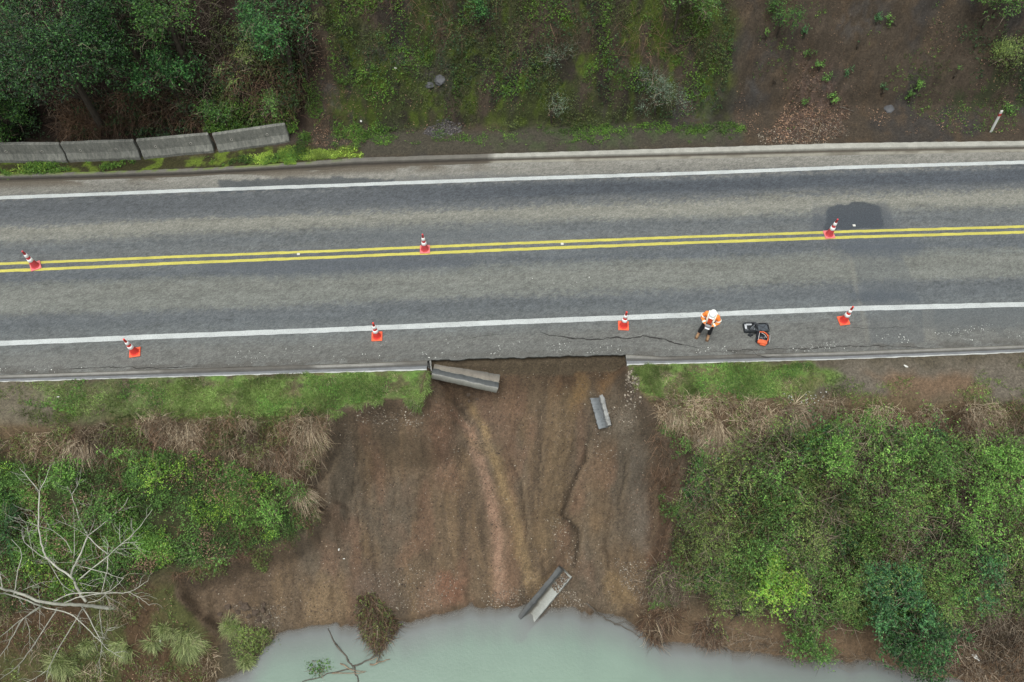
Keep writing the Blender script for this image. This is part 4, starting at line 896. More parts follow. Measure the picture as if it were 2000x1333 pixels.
# ------------------------------------------------------------------ stones, crumbs, clods
def pebbles(name, b, size, mat, r, tone=None):
    size = size*.72
    k = len(b); o = np.array([(1, 0, 0), (.3, .95, .1), (-.8, .5, 0), (-.75, -.6, .1), (.35, -.9, 0), (.1, 0, .75), (0, 0, -.6)])
    V = b[:, None]+(o[None]*(1+.35*r.normal(size=(k, 7, 3))))*size[:, None, None]*.5
    f = [(0, 1, 5), (1, 2, 5), (2, 3, 5), (3, 4, 5), (4, 0, 5), (1, 0, 6), (2, 1, 6), (3, 2, 6), (4, 3, 6), (0, 4, 6)]
    Fq = (np.arange(k)[:, None, None]*7+np.array(f)[None]).reshape(-1, 3)
    return mesh(name, V.reshape(-1, 3), Fq, mat, attrs={'rnd': np.repeat(r.rand(k), 7), 'tone': np.repeat(r.rand(k) if tone is None else tone, 7)})
M_peb = leaf_mat('pebble_stone', tuple(C(80, 70, 60)), tuple(C(118, 106, 92)), tuple(C(176, 166, 150)), rough=.9, trans=0)
M_chip = leaf_mat('pale_chippings', tuple(C(150, 150, 145)), tuple(C(185, 186, 180)), tuple(C(225, 225, 218)), rough=.9, trans=0)
M_soil = leaf_mat('soil_crumbs', tuple(C(84, 70, 58)), tuple(C(104, 88, 73)), tuple(C(128, 110, 92)), rough=.95, trans=0)
M_char = leaf_mat('dark_slate_chips', tuple(C(56, 52, 52)), tuple(C(86, 82, 82)), tuple(C(120, 114, 112)), rough=.8, trans=0)
r = np.random.RandomState(77)
SP = [(845, 715), (1215, 705), (1245, 770), (1290, 850), (1320, 910), (1300, 1050), (1260, 1180), (1200, 1200), (870, 1195), (700, 1212), (560, 1225), (420, 1200), (350, 1150), (600, 1060), (640, 960), (660, 820), (760, 790), (820, 780)]
q = sample(SP, 5500, r); tag(pebbles('pebbles', q, .02+.05*r.rand(len(q))**3, M_peb, r), kind='stuff')
q = sample(SP, 8000, r, NZ(91, 1.0, .4, .6)); tag(pebbles('soil_crumbs', q, .03+.07*r.rand(len(q))**3, M_soil, r), kind='stuff')
for pts, n in (([(700, 1120), (800, 1100), (900, 1130), (880, 1190), (740, 1210)], 1200), ([(1090, 1150), (1150, 1170), (1165, 1195), (1100, 1200), (1050, 1180)], 900), ([(1200, 1090), (1270, 1100), (1260, 1170), (1200, 1150)], 700), ([(1060, 1010), (1140, 1030), (1130, 1110), (1090, 1080)], 300), ([(1130, 870), (1220, 780), (1245, 820), (1200, 900)], 400), ([(690, 800), (830, 785), (820, 815), (680, 830)], 500), ([(440, 1170), (560, 1190), (540, 1225), (480, 1225)], 500), ([(940, 1160), (1030, 1150), (1040, 1186), (960, 1186)], 500)):
    q = sample(pts, int(n*.75), r); tag(pebbles('pebbles', q, .03+.06*r.rand(len(q))**2, M_peb, r), kind='stuff')
q = sample([(1235, 700), (1246, 760), (1262, 790), (1240, 790), (1222, 740)], 250, r); tag(pebbles('pebbles', q, .04+.09*r.rand(len(q)), M_peb, r), kind='stuff')
def flat(pts, n): 
    p = np.array([P(*a)[:2] for a in pts]); o = p.min(0)+(p.max(0)-p.min(0))*r.rand(n*3, 2); o = o[(sdist(o[:, 0], o[:, 1], p) > 0)]; o = o[ss(.38, .65, fbm(o[:, 0]*1.7, o[:, 1]*1.7, 88, 3)) > r.rand(len(o))][:n]
    return np.c_[o, np.full(len(o), .008)]
for pts, n in (([(-200, 725), (400, 700), (835, 675), (835, 700), (400, 718), (-200, 738)], 320), ([(400, 690), (835, 662), (1215, 672), (1215, 690), (835, 700), (500, 712)], 330), ([(1240, 680), (1650, 668), (1650, 684), (1240, 696)], 240), ([(1640, 660), (1950, 630), (2300, 620), (2300, 650), (1820, 668), (1660, 682)], 520), ([(900, 540), (1300, 530), (1300, 560), (1000, 565)], 22)):
    q = flat(pts, n); tag(pebbles('chippings', q, .02+.045*r.rand(len(q))**2, M_chip, r), kind='stuff')
q = sample([(1530, 770), (1610, 765), (1620, 795), (1540, 800)], 55, r); q[:, 2] += .05; tag(pebbles('chippings', q, .02+.06*r.rand(len(q)), M_chip, r), kind='stuff')
q = sample([(820, 262), (850, 228), (905, 235), (905, 262), (860, 275)], 800, r); tag(pebbles('slate_chips', q, .05+.07*r.rand(len(q)), M_char, r), kind='stuff')
q = sample([(1480, 262), (1640, 225), (1670, 262), (1600, 282), (1490, 284)], 900, r); tag(pebbles('slate_chips', q, .03+.05*r.rand(len(q)), M_peb, r), kind='stuff')
M_clod = plain('clod_soil', C(92, 78, 66), .95, .3, 8, .8)
def rock(name, p, s, mat, r, label, cat, group, sq=.7):
    import bmesh
    bm = bmesh.new(); bmesh.ops.create_icosphere(bm, subdivisions=2, radius=s*.5)
    k = r.rand(3)*9; cut = [unit(r.normal(size=3)) for _ in range(6)]
    for v in bm.verts:
        d = np.array(v.co)/(s*.5); m_ = 1.0
        for c__ in cut: m_ = min(m_, (.62+.1*abs(c__[0]))/max(float(d @ c__), 1e-3)) if float(d @ c__) > .62 else m_
        v.co = Vector(d*m_*s*.5*(1+.10*math.sin(d[0]*5+k[0])*math.cos(d[1]*6+k[1]))); v.co.z *= sq
    me = bpy.data.meshes.new(name); bm.to_mesh(me); bm.free(); me.materials.append(mat)
    o = bpy.data.objects.new(name, me); COL.objects.link(o); o.location = p; o.rotation_euler = (0, 0, r.rand()*6); tag(o, label, cat, group); return o
for i, (a, b, s) in enumerate([(480, 1186, .36), (500, 1196, .28), (513, 1192, .24), (446, 1186, .26), (465, 1196, .22), (486, 1205, .2), (455, 1205, .22), (525, 1205, .2), (505, 1210, .22), (430, 1200, .2), (470, 1178, .16), (516, 1180, .18)]):
    p = hit(a, b); rock('soil_clod', (p[0], p[1], p[2]+s*.1), s, M_clod, r, 'brown clod in the heap on the bare toe of the slip', 'clod', 'soil clods heaped on the toe of the slip')
for i, (a, b, s, lab) in enumerate([(915, 770, .22, 'largest crumbled soil lump directly below the long kerb piece near the road'), (932, 779, .16, 'soil lump just right of the largest one below the long kerb piece'), (916, 783, .13, 'small soil lump beneath the largest one below the long kerb piece')]):
    p = hit(a, b); rock('soil_clod', (p[0], p[1], p[2]), s, M_clod, r, lab, 'clod', None)
M_rock = plain('grey_rock', C(92, 92, 94), .8, .3, 3, .6)
for a, b, s, lab in ((1735, 212, .55, 'pale flat grey rock sticking out at the foot of the bare slope'), (858, 155, .6, 'grey rock outcrop in the mossy bank'), (838, 165, .45, 'smaller grey rock left of the outcrop in the mossy bank')):
    p = hit(a, b); rock('rock', (p[0], p[1], p[2]-.03), s, M_rock, r, lab, 'rock', None, .5)

# ------------------------------------------------------------------ bare tree on the lower left bank
def bare_tree():
    U = lambda a, b: (a/2.857, 880+b/2.857)
    base = hit(*U(650, 885)); o = empty('bare_tree', base); tag(o, 'leafless pale-barked tree spreading over the lower left bank', 'tree')
    def pl(pts, z0, z1, r0, r1, mb, n=6):
        m = len(pts); L0 = []
        for i, (a, b) in enumerate(pts):
            t = i/(m-1); L0.append(Vector(P(*U(a, b), z0+(z1-z0)*t))-Vector(base))
        # subdivide with slight waviness
        out, rad = [], []; k = 4
        for i in range(m-1):
            p0, p1, p2, p3 = L0[max(i-1, 0)], L0[i], L0[i+1], L0[min(i+2, m-1)]
            for j in range(k):
                t = j/k; q_ = .5*((2*p1)+(p2-p0)*t+(2*p0-5*p1+4*p2-p3)*t*t+(3*p1-p0-3*p2+p3)*t*t*t)
                out.append(q_+Vector((r.normal(), r.normal(), r.normal()))*.008); rad.append(r0+(r1-r0)*(i+t)/(m-1))
        out.append(L0[-1]); rad.append(r1); mb.tube(out, [q_*.62 for q_ in rad], n)
    zb = base[2]
    mb = MB(); pl([(655, 886), (560, 876), (470, 864), (360, 860), (240, 848), (100, 795), (0, 766), (-160, 700)], zb-.1, zb+3.6, .105, .045, mb, 9); mb.build('trunk', M_palebark, o, True)
    mb = MB()
    z2 = zb+1.3; B = [
     ([(480, 845), (430, 770), (415, 730), (390, 700), (270, 610), (240, 540), (215, 430), (220, 230)], z2-.3, z2+1.8, .075, .03),
     ([(220, 230), (170, 170), (110, 98)], z2+1.8, z2+2.2, .028, .012), ([(220, 230), (255, 160), (280, 80)], z2+1.8, z2+2.2, .026, .01),
     ([(395, 705), (410, 650), (440, 600), (490, 480)], z2+.2, z2+.9, .055, .04), ([(490, 480), (440, 370), (400, 250), (375, 200)], z2+.9, z2+1.6, .038, .012),
     ([(400, 250), (440, 180), (455, 95)], z2+1.5, z2+1.8, .02, .008), ([(490, 480), (540, 530), (600, 580)], z2+.9, z2+1.0, .032, .025),
     ([(495, 475), (610, 380), (690, 310), (715, 262)], z2+.9, z2+1.5, .03, .01), ([(440, 722), (600, 590), (680, 520), (760, 450), (850, 330)], z2+.2, z2+1.6, .036, .010),
     ([(680, 522), (730, 512), (770, 515)], z2+1, z2+1.1, .018, .008), ([(670, 520), (668, 400)], z2+1, z2+1.3, .016, .006), ([(600, 580), (602, 520), (580, 478)], z2+.8, z2+1.1, .018, .006),
     ([(602, 590), (595, 680), (565, 800)], z2+.8, z2+.3, .028, .016), ([(265, 610), (190, 560), (130, 500), (122, 440)], z2+.8, z2+1.6, .026, .010), ([(430, 640), (560, 675), (690, 716)], z2+.3, z2+.9, .026, .010),
     ([(300, 842), (400, 800), (570, 796), (720, 790), (825, 730)], z2-.2, z2+1.3, .04, .010), ([(720, 790), (780, 825), (835, 866)], z2+1, z2+1.2, .016, .008), ([(360, 852), (450, 815), (600, 790), (650, 755), (690, 710)], z2-.2, z2+1.0, .034, .010),
     ([(460, 870), (520, 980), (570, 1070), (600, 1110), (690, 1160)], z2-.3, z2+.7, .034, .008), ([(570, 1070), (555, 1170), (530, 1210)], z2+.4, z2+.7, .016, .006),
     ([(460, 880), (420, 950), (330, 1100), (265, 1230), (265, 1292)], z2-.2, z2+1.2, .034, .010), ([(320, 880), (240, 1010), (150, 1140), (80, 1220), (-20, 1290)], z2, z2+1.5, .036, .012),
     ([(230, 868), (130, 940), (60, 1060), (0, 1150), (-60, 1230)], z2+.3, z2+1.8, .034, .012), ([(230, 870), (100, 960), (0, 1042), (-70, 1100)], z2+.3, z2+1.7, .03, .012),
     ([(230, 872), (390, 912), (480, 990), (565, 1072)], z2+.2, z2+.6, .034, .014), ([(-10, 660), (0, 700), (12, 766)], z2+2.2, z2+1.8, .016, .03), ([(80, 808), (95, 700), (120, 570), (65, 498)], z2+1.0, z2+2.2, .03, .010),
     ([(555, 890), (565, 980), (575, 1040), (570, 1072)], zb+.5, z2+.4, .026, .014), ([(412, 600), (415, 480), (410, 312)], z2+.6, z2+1.3, .018, .007), ([(402, 572), (370, 510), (300, 452), (180, 410), (80, 378)], z2+.6, z2+1.6, .02, .006),
     ([(490, 480), (430, 440), (310, 386)], z2+.9, z2+1.4, .018, .006), ([(500, 462), (525, 390), (520, 340), (488, 290)], z2+.9, z2+1.5, .018, .006), ([(140, 928), (165, 1010), (165, 1110)], z2+.6, z2+1.0, .016, .006),
     ([(220, 868), (222, 1002)], z2+.3, z2+.8, .014, .006), ([(440, 740), (545, 762)], z2+.2, z2+.5, .016, .006), ([(265, 610), (340, 740), (430, 802)], z2+.8, z2+.0, .012, .018), ([(-30, 800), (60, 805), (230, 868)], z2+1.6, z2+.4, .03, .045),
     ([(265, 1230), (160, 1290), (60, 1330)], z2+1.0, z2+1.4, .016, .008), ([(222, 860), (215, 750)], z2+.4, z2+.7, .012, .005), ([(130, 780), (220, 740), (320, 728)], z2+1, z2+1.3, .012, .005), ([(190, 600), (170, 520), (150, 420), (100, 360)], z2+1, z2+1.7, .014, .005),
     ([(215, 430), (200, 370), (165, 330)], z2+1.4, z2+1.8, .014, .005), ([(215, 440), (150, 450), (105, 462)], z2+1.4, z2+1.6, .010, .004), ([(730, 490), (745, 450), (730, 430)], z2+1.2, z2+1.4, .010, .004), ([(585, 805), (620, 880)], z2+.5, z2+.6, .012, .005),
     ([(600, 790), (560, 830), (490, 850)], z2+.3, z2-.2, .014, .02), ([(640, 560), (700, 548), (790, 550)], z2+.9, z2+1, .008, .004), ([(560, 595), (400, 625), (180, 628)], z2+.8, z2+1, .008, .004), ([(580, 1050), (595, 1010), (612, 990)], z2+.4, z2+.6, .010, .004)]
    for a in B: pl(*a, mb)
    for pts_, za, zc, r0, r1 in B:      # side twigs
        for _ in range(2+len(pts_)):
            i = r.randint(0, len(pts_)-1); t = r.rand(); q = np.array(pts_[i])*(1-t)+np.array(pts_[i+1])*t; dv_ = np.array(pts_[i+1])-np.array(pts_[i]); dv_ = dv_/np.linalg.norm(dv_)
            sd_ = np.array([-dv_[1], dv_[0]])*(1 if r.rand() > .5 else -1); ln = 40+70*r.rand(); u = (i+t)/(len(pts_)-1); zz = za+(zc-za)*u
            e1 = q+(dv_*.8+sd_*.7)*ln*.5; e2 = e1+(dv_*.9+sd_*.3+r.normal(size=2)*.2)*ln*.5
            pl([tuple(q), tuple(e1), tuple(e2)], zz, zz+.25, .009, .003, mb, 4)
    mb.build('branches', M_palebark, o, True)
bare_tree()

# ------------------------------------------------------------------ driftwood, roots and uprooted brush
M_wet = plain('wet_wood', C(96, 88, 78), .7, .35, 8, .4); M_drift = plain('driftwood', C(150, 130, 108), .85, .3, 6, .3)
def sticks(name, label, cat, lines, mat, parentname=None):
    b0 = lines[0][0]; base = Vector(P(b0[0], b0[1], b0[2])); o = None; mb = MB()
    for pts, r0, r1 in [(l[:-2], l[-2], l[-1]) for l in lines]:
        v = [Vector(P(a, b, z))-base for a, b, z in pts]; w2 = []
        for i in range(len(v)-1):
            for j in range(4): w2.append(v[i].lerp(v[i+1], j/4)+Vector((r.normal(), r.normal(), r.normal()))*.018)
        w2.append(v[-1]); mb.tube(w2, list(np.linspace(r0, r1, len(w2))), 6)
    o = mb.build(name, mat, None, True); o.location = base; tag(o, label, cat); return o
Wz = WZ+.02
sticks('sunken_branch', 'dark forked branch lying in the water inlet below the brown brush clump', 'branch', [[(655, 1258, Wz+.02), (680, 1290, Wz), (690, 1305, Wz-.02), (640, 1318, Wz), (590, 1332, Wz), .035, .015], [(690, 1303, Wz), (720, 1288, Wz+.05), (745, 1270, Wz+.1), .03, .02], [(690, 1305, Wz), (700, 1330, Wz), (685, 1350, Wz), .03, .012], [(640, 1230, Wz), (655, 1258, Wz+.02), .012, .03]], M_wet)
sticks('driftwood_branch', 'pale stripped branch floating at the tip of the brown brush clump', 'branch', [[(722, 1300, Wz+.05), (745, 1293, Wz+.08), (762, 1288, Wz+.05), .03, .012], [(735, 1296, Wz+.06), (738, 1284, Wz+.15), (720, 1290, Wz+.1), .02, .008]], M_drift)
sticks('driftwood_branch', 'pale forked driftwood at the bottom edge of the water inlet', 'branch', [[(665, 1298, Wz+.05), (690, 1310, Wz+.06), (715, 1312, Wz+.03), .025, .01], [(650, 1315, Wz+.04), (685, 1316, Wz+.06), (712, 1314, Wz+.02), .022, .01]], M_drift)
sticks('sunken_branch', 'thin dark branch running out from the right bank into the river', 'branch', [[(1145, 1178, WZ+.5), (1170, 1200, WZ+.15), (1200, 1218, Wz+.05), (1225, 1228, Wz), (1250, 1246, Wz-.03), .03, .012], [(1200, 1218, Wz+.05), (1222, 1215, Wz+.02), (1245, 1232, Wz), .015, .008], [(1180, 1207, Wz+.1), (1200, 1203, Wz+.05), .012, .006]], M_wet)
sticks('fallen_stick', 'pale bent stick on the leaf litter near the upper verge', 'stick', [[(1563, 250, hit(1563, 250)[2]+.06), (1580, 256, hit(1580, 256)[2]+.05), (1602, 263, hit(1602, 263)[2]+.05), .02, .012], [(1598, 262, hit(1598, 262)[2]+.06), (1603, 245, hit(1603, 245)[2]+.12), (1600, 228, hit(1600, 228)[2]+.1), .016, .008]], M_drift)
sticks('fallen_stick', 'dark stick right of the brightest clump of leaves on the bare slope', 'stick', [[(1640, 210, hit(1640, 210)[2]+.06), (1655, 214, hit(1655, 214)[2]+.06), (1668, 218, hit(1668, 218)[2]+.05), .022, .014]], M_wet)
sticks('fallen_stick', 'pale forked stick on the flood debris at the lower right', 'stick', [[(1962, 1188, WZ+1.1), (1953, 1200, WZ+1.0), (1940, 1216, WZ+.9), .02, .01], [(1953, 1200, WZ+1.0), (1961, 1219, WZ+.9), .018, .01]], M_drift)
sticks('fallen_stick', 'long pale stick on the brown bank above the waterline, left of the green waterline bush', 'stick', [[(1440, 1252, WZ+.3), (1475, 1245, WZ+.35), (1500, 1236, WZ+.45), .016, .01]], M_drift)
sticks('fallen_stick', 'bare stick just under the dark river-edge tree on the brown bank', 'stick', [[(1620, 1222, WZ+.9), (1650, 1230, WZ+.8), (1690, 1236, WZ+.7), .02, .01], [(1640, 1228, WZ+.85), (1610, 1235, WZ+.7), .012, .008]], M_drift)
sticks('fallen_stick', 'thin straw-coloured stick lying on the upper middle of the slip', 'stick', [[(1059, 812, hit(1059, 812)[2]+.03), (1056, 824, hit(1056, 824)[2]+.04), (1051, 836, hit(1051, 836)[2]+.03), .012, .006]], M_drift)
def clump(name, label, cat, pts, zt, parts, seed):
    rr = np.random.RandomState(seed); p = np.array([P(a, b, WZ)[:2] for a, b in pts]); c0 = p.mean(0); base = np.array([c0[0], c0[1], WZ]); o = empty(name, base); tag(o, label, cat)
    for nm, kind, n, mat, a1 in parts:
        q_ = p.min(0)+(p.max(0)-p.min(0))*rr.rand(n*4, 2); q_ = q_[sdist(q_[:, 0], q_[:, 1], p) > 0][:n]; dd = sdist(q_[:, 0], q_[:, 1], p)
        b = np.c_[q_, np.maximum(WZ, terrain(q_[:, 0], q_[:, 1]))+np.minimum(dd, .5)*zt*rr.rand(len(q_))]
        d = unit(rr.normal(size=b.shape)*.6+np.array([.0, -.5, .35]))
        if kind == 's': strand_mesh(nm, b, d, a1*(.5+rr.rand(len(b))), .016*(.6+rr.rand(len(b))), mat, 4, .8, .5, rr, None, o)
        else:
            c, n_, sz, tn = shoots(b, d, .15*(.5+rr.rand(len(b))), 4, a1, rr.rand(len(b)), rr); leafmesh(nm, c, n_, sz, mat, o, tn, .45, rr)
clump('uprooted_brush', 'brown and green clump of brush slid down into the water left of the slip foot', 'brush', [(705, 1170), (735, 1165), (765, 1195), (785, 1222), (765, 1250), (740, 1282), (722, 1262), (705, 1240), (698, 1200)], 1.3,
      [('twigs', 's', 1300, M_rust, .4), ('dry_stalks', 's', 500, M_twig, .4), ('foliage', 'l', 420, M_olive, .07)], 5)
clump('root_tangle', 'reddish brown tangle of roots dipping into the river right of the slip', 'roots', [(1245, 1195), (1300, 1190), (1330, 1215), (1300, 1240), (1285, 1262), (1262, 1250), (1245, 1225)], 1.0,
      [('roots', 's', 650, M_rust, .5), ('pale_roots', 's', 180, M_dry, .5)], 6)
clump('flood_brush', 'dark round tangle of twigs at the waterline left of the waterline bush', 'brush', [(1350, 1220), (1385, 1212), (1410, 1240), (1405, 1268), (1370, 1262), (1352, 1245)], .8,
      [('twigs', 's', 600, M_rust, .35), ('grey_twigs', 's', 300, M_twig, .35)], 7)
clump('water_weed', 'sparse green plant standing in the water inlet left of the brush clump', 'plant', [(600, 1290), (640, 1285), (650, 1305), (630, 1325), (600, 1315)], .2, [('foliage', 'l', 70, M_mid, .07), ('stalks', 's', 40, M_rust, .3)], 8)
clump('overhanging_twigs', 'bare twiggy shrub with few leaves above the root tangle', 'shrub', [(1255, 1120), (1310, 1130), (1330, 1180), (1290, 1195), (1250, 1170)], 1.4, [('twigs', 's', 700, M_twig, .55), ('foliage', 'l', 110, M_olive, .08)], 9)

# ------------------------------------------------------------------ concrete barriers
def cm(n, V, Fc, mat, parent, c=C(112, 110, 104), **k):
    return mesh(n, V, Fc, mat, parent, attrs={'Col': np.broadcast_to(c, (len(V), 3))}, **k)
m, nt_, b = newmat('barrier_concrete')
n1 = objnoise(nt_, 2.2, 6, .8, (5, 1.6, 1.5)); n2 = objnoise(nt_, 26, 4, .7); n3 = objnoise(nt_, 1.2, 5, .7)
c_ = ramp(nt_, n1, [(.32, tuple(C(98, 98, 92))), (.5, tuple(C(122, 122, 115)*1.1)), (.70, tuple(C(150, 148, 138)*1.1))])
c_ = mul(nt_, c_, ramp(nt_, n2, [(.25, .75), (.75, 1.25)])); c_ = mul(nt_, c_, ramp(nt_, n3, [(.3, .75), (.7, 1.2)]))
L(nt_, c_, b.inputs['Base Color']); b.inputs['Roughness'].default_value = .95
M_bar = m; M_hole = plain('hole_dark', C(60, 56, 52), .95); M_lip = plain('hole_rim', C(185, 182, 172), .9)
def barrier(A, B_, label):
    a, b_ = P(*A, .13), P(*B_, .13); d = b_-a; Lb = float(np.hypot(d[0], d[1])); ang = math.atan2(d[1], d[0])
    o = empty('concrete_barrier', tuple((a+b_)/2), ang); tag(o, label, 'barrier', 'concrete barriers in a row')
    prof = [(.0, -.12), (0, .10), (.03, .16), (.115, .34), (.16, .80), (.175, .815), (.285, .815), (.30, .80), (.345, .34), (.43, .16), (.46, .10), (.46, -.12)]
    xs = [-Lb/2+.012, -Lb/2+.05]+list(np.linspace(-Lb/2+.3, Lb/2-.3, 9))+[Lb/2-.05, Lb/2-.012]; V = []
    for i, x in enumerate(xs):
        ins = .02 if i in (0, len(xs)-1) else 0
        for (y, z) in prof:
            wob = .006*r.normal() if 0 < z < .8 else .004*r.normal()
            V.append((x, y+ins*(1 if y < .23 else -1)+wob, z-(ins if z > .7 else 0)+wob))
    n = len(prof); Fc = [(i*n+j, i*n+(j+1) % n, (i+1)*n+(j+1) % n, (i+1)*n+j)[::-1] for i in range(len(xs)-1) for j in range(n)]
    Fc += [tuple(range(n)), tuple(reversed([(len(xs)-1)*n+j for j in range(n)]))]
    mesh('barrier_body', V, Fc, M_bar, o)
    for sx_ in (-.27, .22):
        M_ = Matrix.Translation((sx_*Lb, .128, .47)) @ Matrix.Rotation(math.radians(84), 4, 'X')
        mb = MB(); mb.lathe([(.052, -.004), (.052, .008), (.03, .008), (.03, -.004)], 14, M_, cap=False); h_ = mb.build('lifting_hole', M_lip, o)
        mb = MB(); mb.lathe([(.032, -.01), (.032, .006)], 14, M_); mb.build('hole_core', M_hole, h_)
barrier((-156, 318), (-12, 317.5), 'concrete barrier mostly cut off by the left edge')
barrier((-10, 317.5), (132, 317), 'leftmost fully seen concrete barrier, its left end at the edge of the photo')
barrier((134, 316.4), (275, 311), 'concrete barrier second from the left, with the bright green weed at its foot')
barrier((280, 310.5), (419, 298), 'concrete barrier third from the left, behind the widest lime moss')
barrier((427, 299), (567, 278.6), 'concrete barrier at the right end of the row, turned slightly away from the road')

# ------------------------------------------------------------------ fallen kerb pieces
def kerb_piece(A, B_, zA, zB, label, W=.55, roll=0.0, flip=False, chip=0.05, light=None, face=1):
    a, b_ = Vector(P(*A, zA)), Vector(P(*B_, zB)); d = b_-a; Lk_ = d.length; xax = d.normalized(); zax = Vector((0, 0, 1)); yax = zax.cross(xax).normalized(); zax = xax.cross(yax)
    M_ = Matrix((xax, yax, zax)).transposed().to_4x4(); M_.translation = (a+b_)/2; M_ = M_ @ Matrix.Rotation(roll, 4, 'X')
    # cross-section: channel apron with upstanding kerb
    prof = [(-.5*W, 0), (-.5*W, .13), (-.47*W, .15), (-.05*W, .12), (.10*W, .125), (.20*W, .27), (.24*W, .29), (.46*W, .295), (.5*W, .27), (.5*W, 0)]
    if flip: prof = [(-y, z) for y, z in prof][::-1]
    nx = 26; V = []; cols = []
    for i in range(nx):
        x = -Lk_/2+Lk_*i/(nx-1)
        for j, (y, z) in enumerate(prof):
            e = chip*1.6*(vn(np.array([i*.9+A[0]]), np.array([j*1.7]), 5)[0]-.5) if z > .1 else 0
            xe = x+(chip*1.2*(vn(np.array([j*1.1]), np.array([A[1]*1.]), 6+i)[0]-.5) if i in (0, nx-1) else 0)
            V.append((xe, y+e*.5, z+e*.35+.006*r.normal()))
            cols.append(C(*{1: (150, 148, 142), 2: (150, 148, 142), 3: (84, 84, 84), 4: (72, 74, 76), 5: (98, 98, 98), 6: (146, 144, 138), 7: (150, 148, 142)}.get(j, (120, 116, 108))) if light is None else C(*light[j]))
    n = len(prof); s = -1 if not flip else -1
    Fc = [(i*n+j, i*n+(j+1) % n, (i+1)*n+(j+1) % n, (i+1)*n+j)[::s] for i in range(nx-1) for j in range(n)]+[tuple(range(n)), tuple(reversed([(nx-1)*n+j for j in range(n)]))]
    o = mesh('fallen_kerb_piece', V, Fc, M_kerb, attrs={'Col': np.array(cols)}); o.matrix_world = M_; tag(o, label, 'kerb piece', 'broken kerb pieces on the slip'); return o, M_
z1, z2_ = hit(855, 722)[2], hit(968, 750)[2]
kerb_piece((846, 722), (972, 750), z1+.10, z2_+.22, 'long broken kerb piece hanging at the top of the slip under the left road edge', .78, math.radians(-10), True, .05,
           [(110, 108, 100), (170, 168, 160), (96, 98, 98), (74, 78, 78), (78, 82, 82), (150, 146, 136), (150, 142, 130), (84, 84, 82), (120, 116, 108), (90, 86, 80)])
z1, z2_ = hit(1165, 778)[2], hit(1182, 834)[2]
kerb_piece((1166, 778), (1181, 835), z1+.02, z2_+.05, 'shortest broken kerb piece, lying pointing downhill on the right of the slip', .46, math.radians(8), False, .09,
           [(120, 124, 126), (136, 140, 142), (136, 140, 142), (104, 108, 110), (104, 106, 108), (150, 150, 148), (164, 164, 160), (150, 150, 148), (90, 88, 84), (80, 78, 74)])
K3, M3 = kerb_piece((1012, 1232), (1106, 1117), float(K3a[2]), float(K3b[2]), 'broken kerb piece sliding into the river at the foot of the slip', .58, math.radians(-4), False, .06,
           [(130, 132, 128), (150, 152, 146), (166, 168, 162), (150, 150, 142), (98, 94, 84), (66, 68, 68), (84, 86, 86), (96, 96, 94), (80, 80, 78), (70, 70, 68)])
q = []; r2 = np.random.RandomState(3)
for _ in range(420):
    v = M3 @ Vector((Lk*(.49-.26*r2.rand()**1.5), -.27+.36*r2.rand(), .14)); q.append(v)
tag(pebbles('pebbles', np.array(q), .03+.07*r2.rand(420)**2, M_soil, r2), kind='stuff')
# broken kerb end stub on the left rim
o, _ = kerb_piece((838, 706), (841, 731), -.32, -.35, 'upright stub of kerb left standing at the left corner of the break', .14, 0, False, .06); 

# ------------------------------------------------------------------ traffic cones
M_red = plain('cone_red_plastic', C(226, 66, 56)*1.35, .5, .12, 6); M_or = plain('cone_orange_base', C(248, 104, 66)*1.15, .55, .12, 6); M_ref = plain('reflective_white', (.86, .85, .83), .45, .08, 12)
M_dred = plain('faded_red_plastic', C(205, 72, 78)*1.3, .6, .15, 6); M_pink = plain('faded_pink_base', C(226, 122, 122)*1.25, .6, .15, 6); M_blk = plain('black_rubber', C(52, 50, 50), .8, .2)
def cone(px, py, rot, label, faded=False, tilt=0):
    p = P(px, py, 0); o = empty('traffic_cone', tuple(p), rot); tag(o, label, 'traffic cone', 'traffic cones around the slip')
    mb = MB(); mb.box((0, 0, .022), (.37, .37, .036), bev=.06); b_ = mb.build('base', M_pink if faded else M_or, o)
    R0 = lambda z: .132-(z-.04)*(.132-.026)/.88
    mb = MB(); mb.lathe([(.150, .038), (.148, .052), (.134, .06), (R0(.1), .1), (R0(.25), .25), (R0(.5), .5), (R0(.90), .90), (.032, .902), (.032, .93), (.022, .94)], 24); mb.build('cone_body', M_dred if faded else M_red, o, True)
    for za, zb in ((.36, .50), (.61, .75)):
        mb = MB(); mb.lathe([(R0(za)+.001, za), (R0(za)+.006, za+.004), (R0(zb)+.006, zb-.004), (R0(zb)+.001, zb)], 24); mb.build('reflective_band', M_ref, o, True)
cone(264, 689, .18, 'orange-red cone on the left shoulder, leftmost of the shoulder line')
cone(736.5, 658, .06, 'orange-red cone on the shoulder above the left lawn, just left of the slip')
cone(1217.5, 637, -.05, 'orange-red cone on the shoulder between the slip corner and the worker')
cone(1647, 627, .15, 'orange-red cone on the shoulder, right of the open cases')
cone(70, 520.5, .45, 'faded red cone on the yellow centre line near the left edge', True)
cone(830, 488, .04, 'faded red cone on the yellow centre line left of the middle of the road', True)
cone(1619, 459, .1, 'faded red cone on the yellow centre line beside the dark asphalt patch', True)

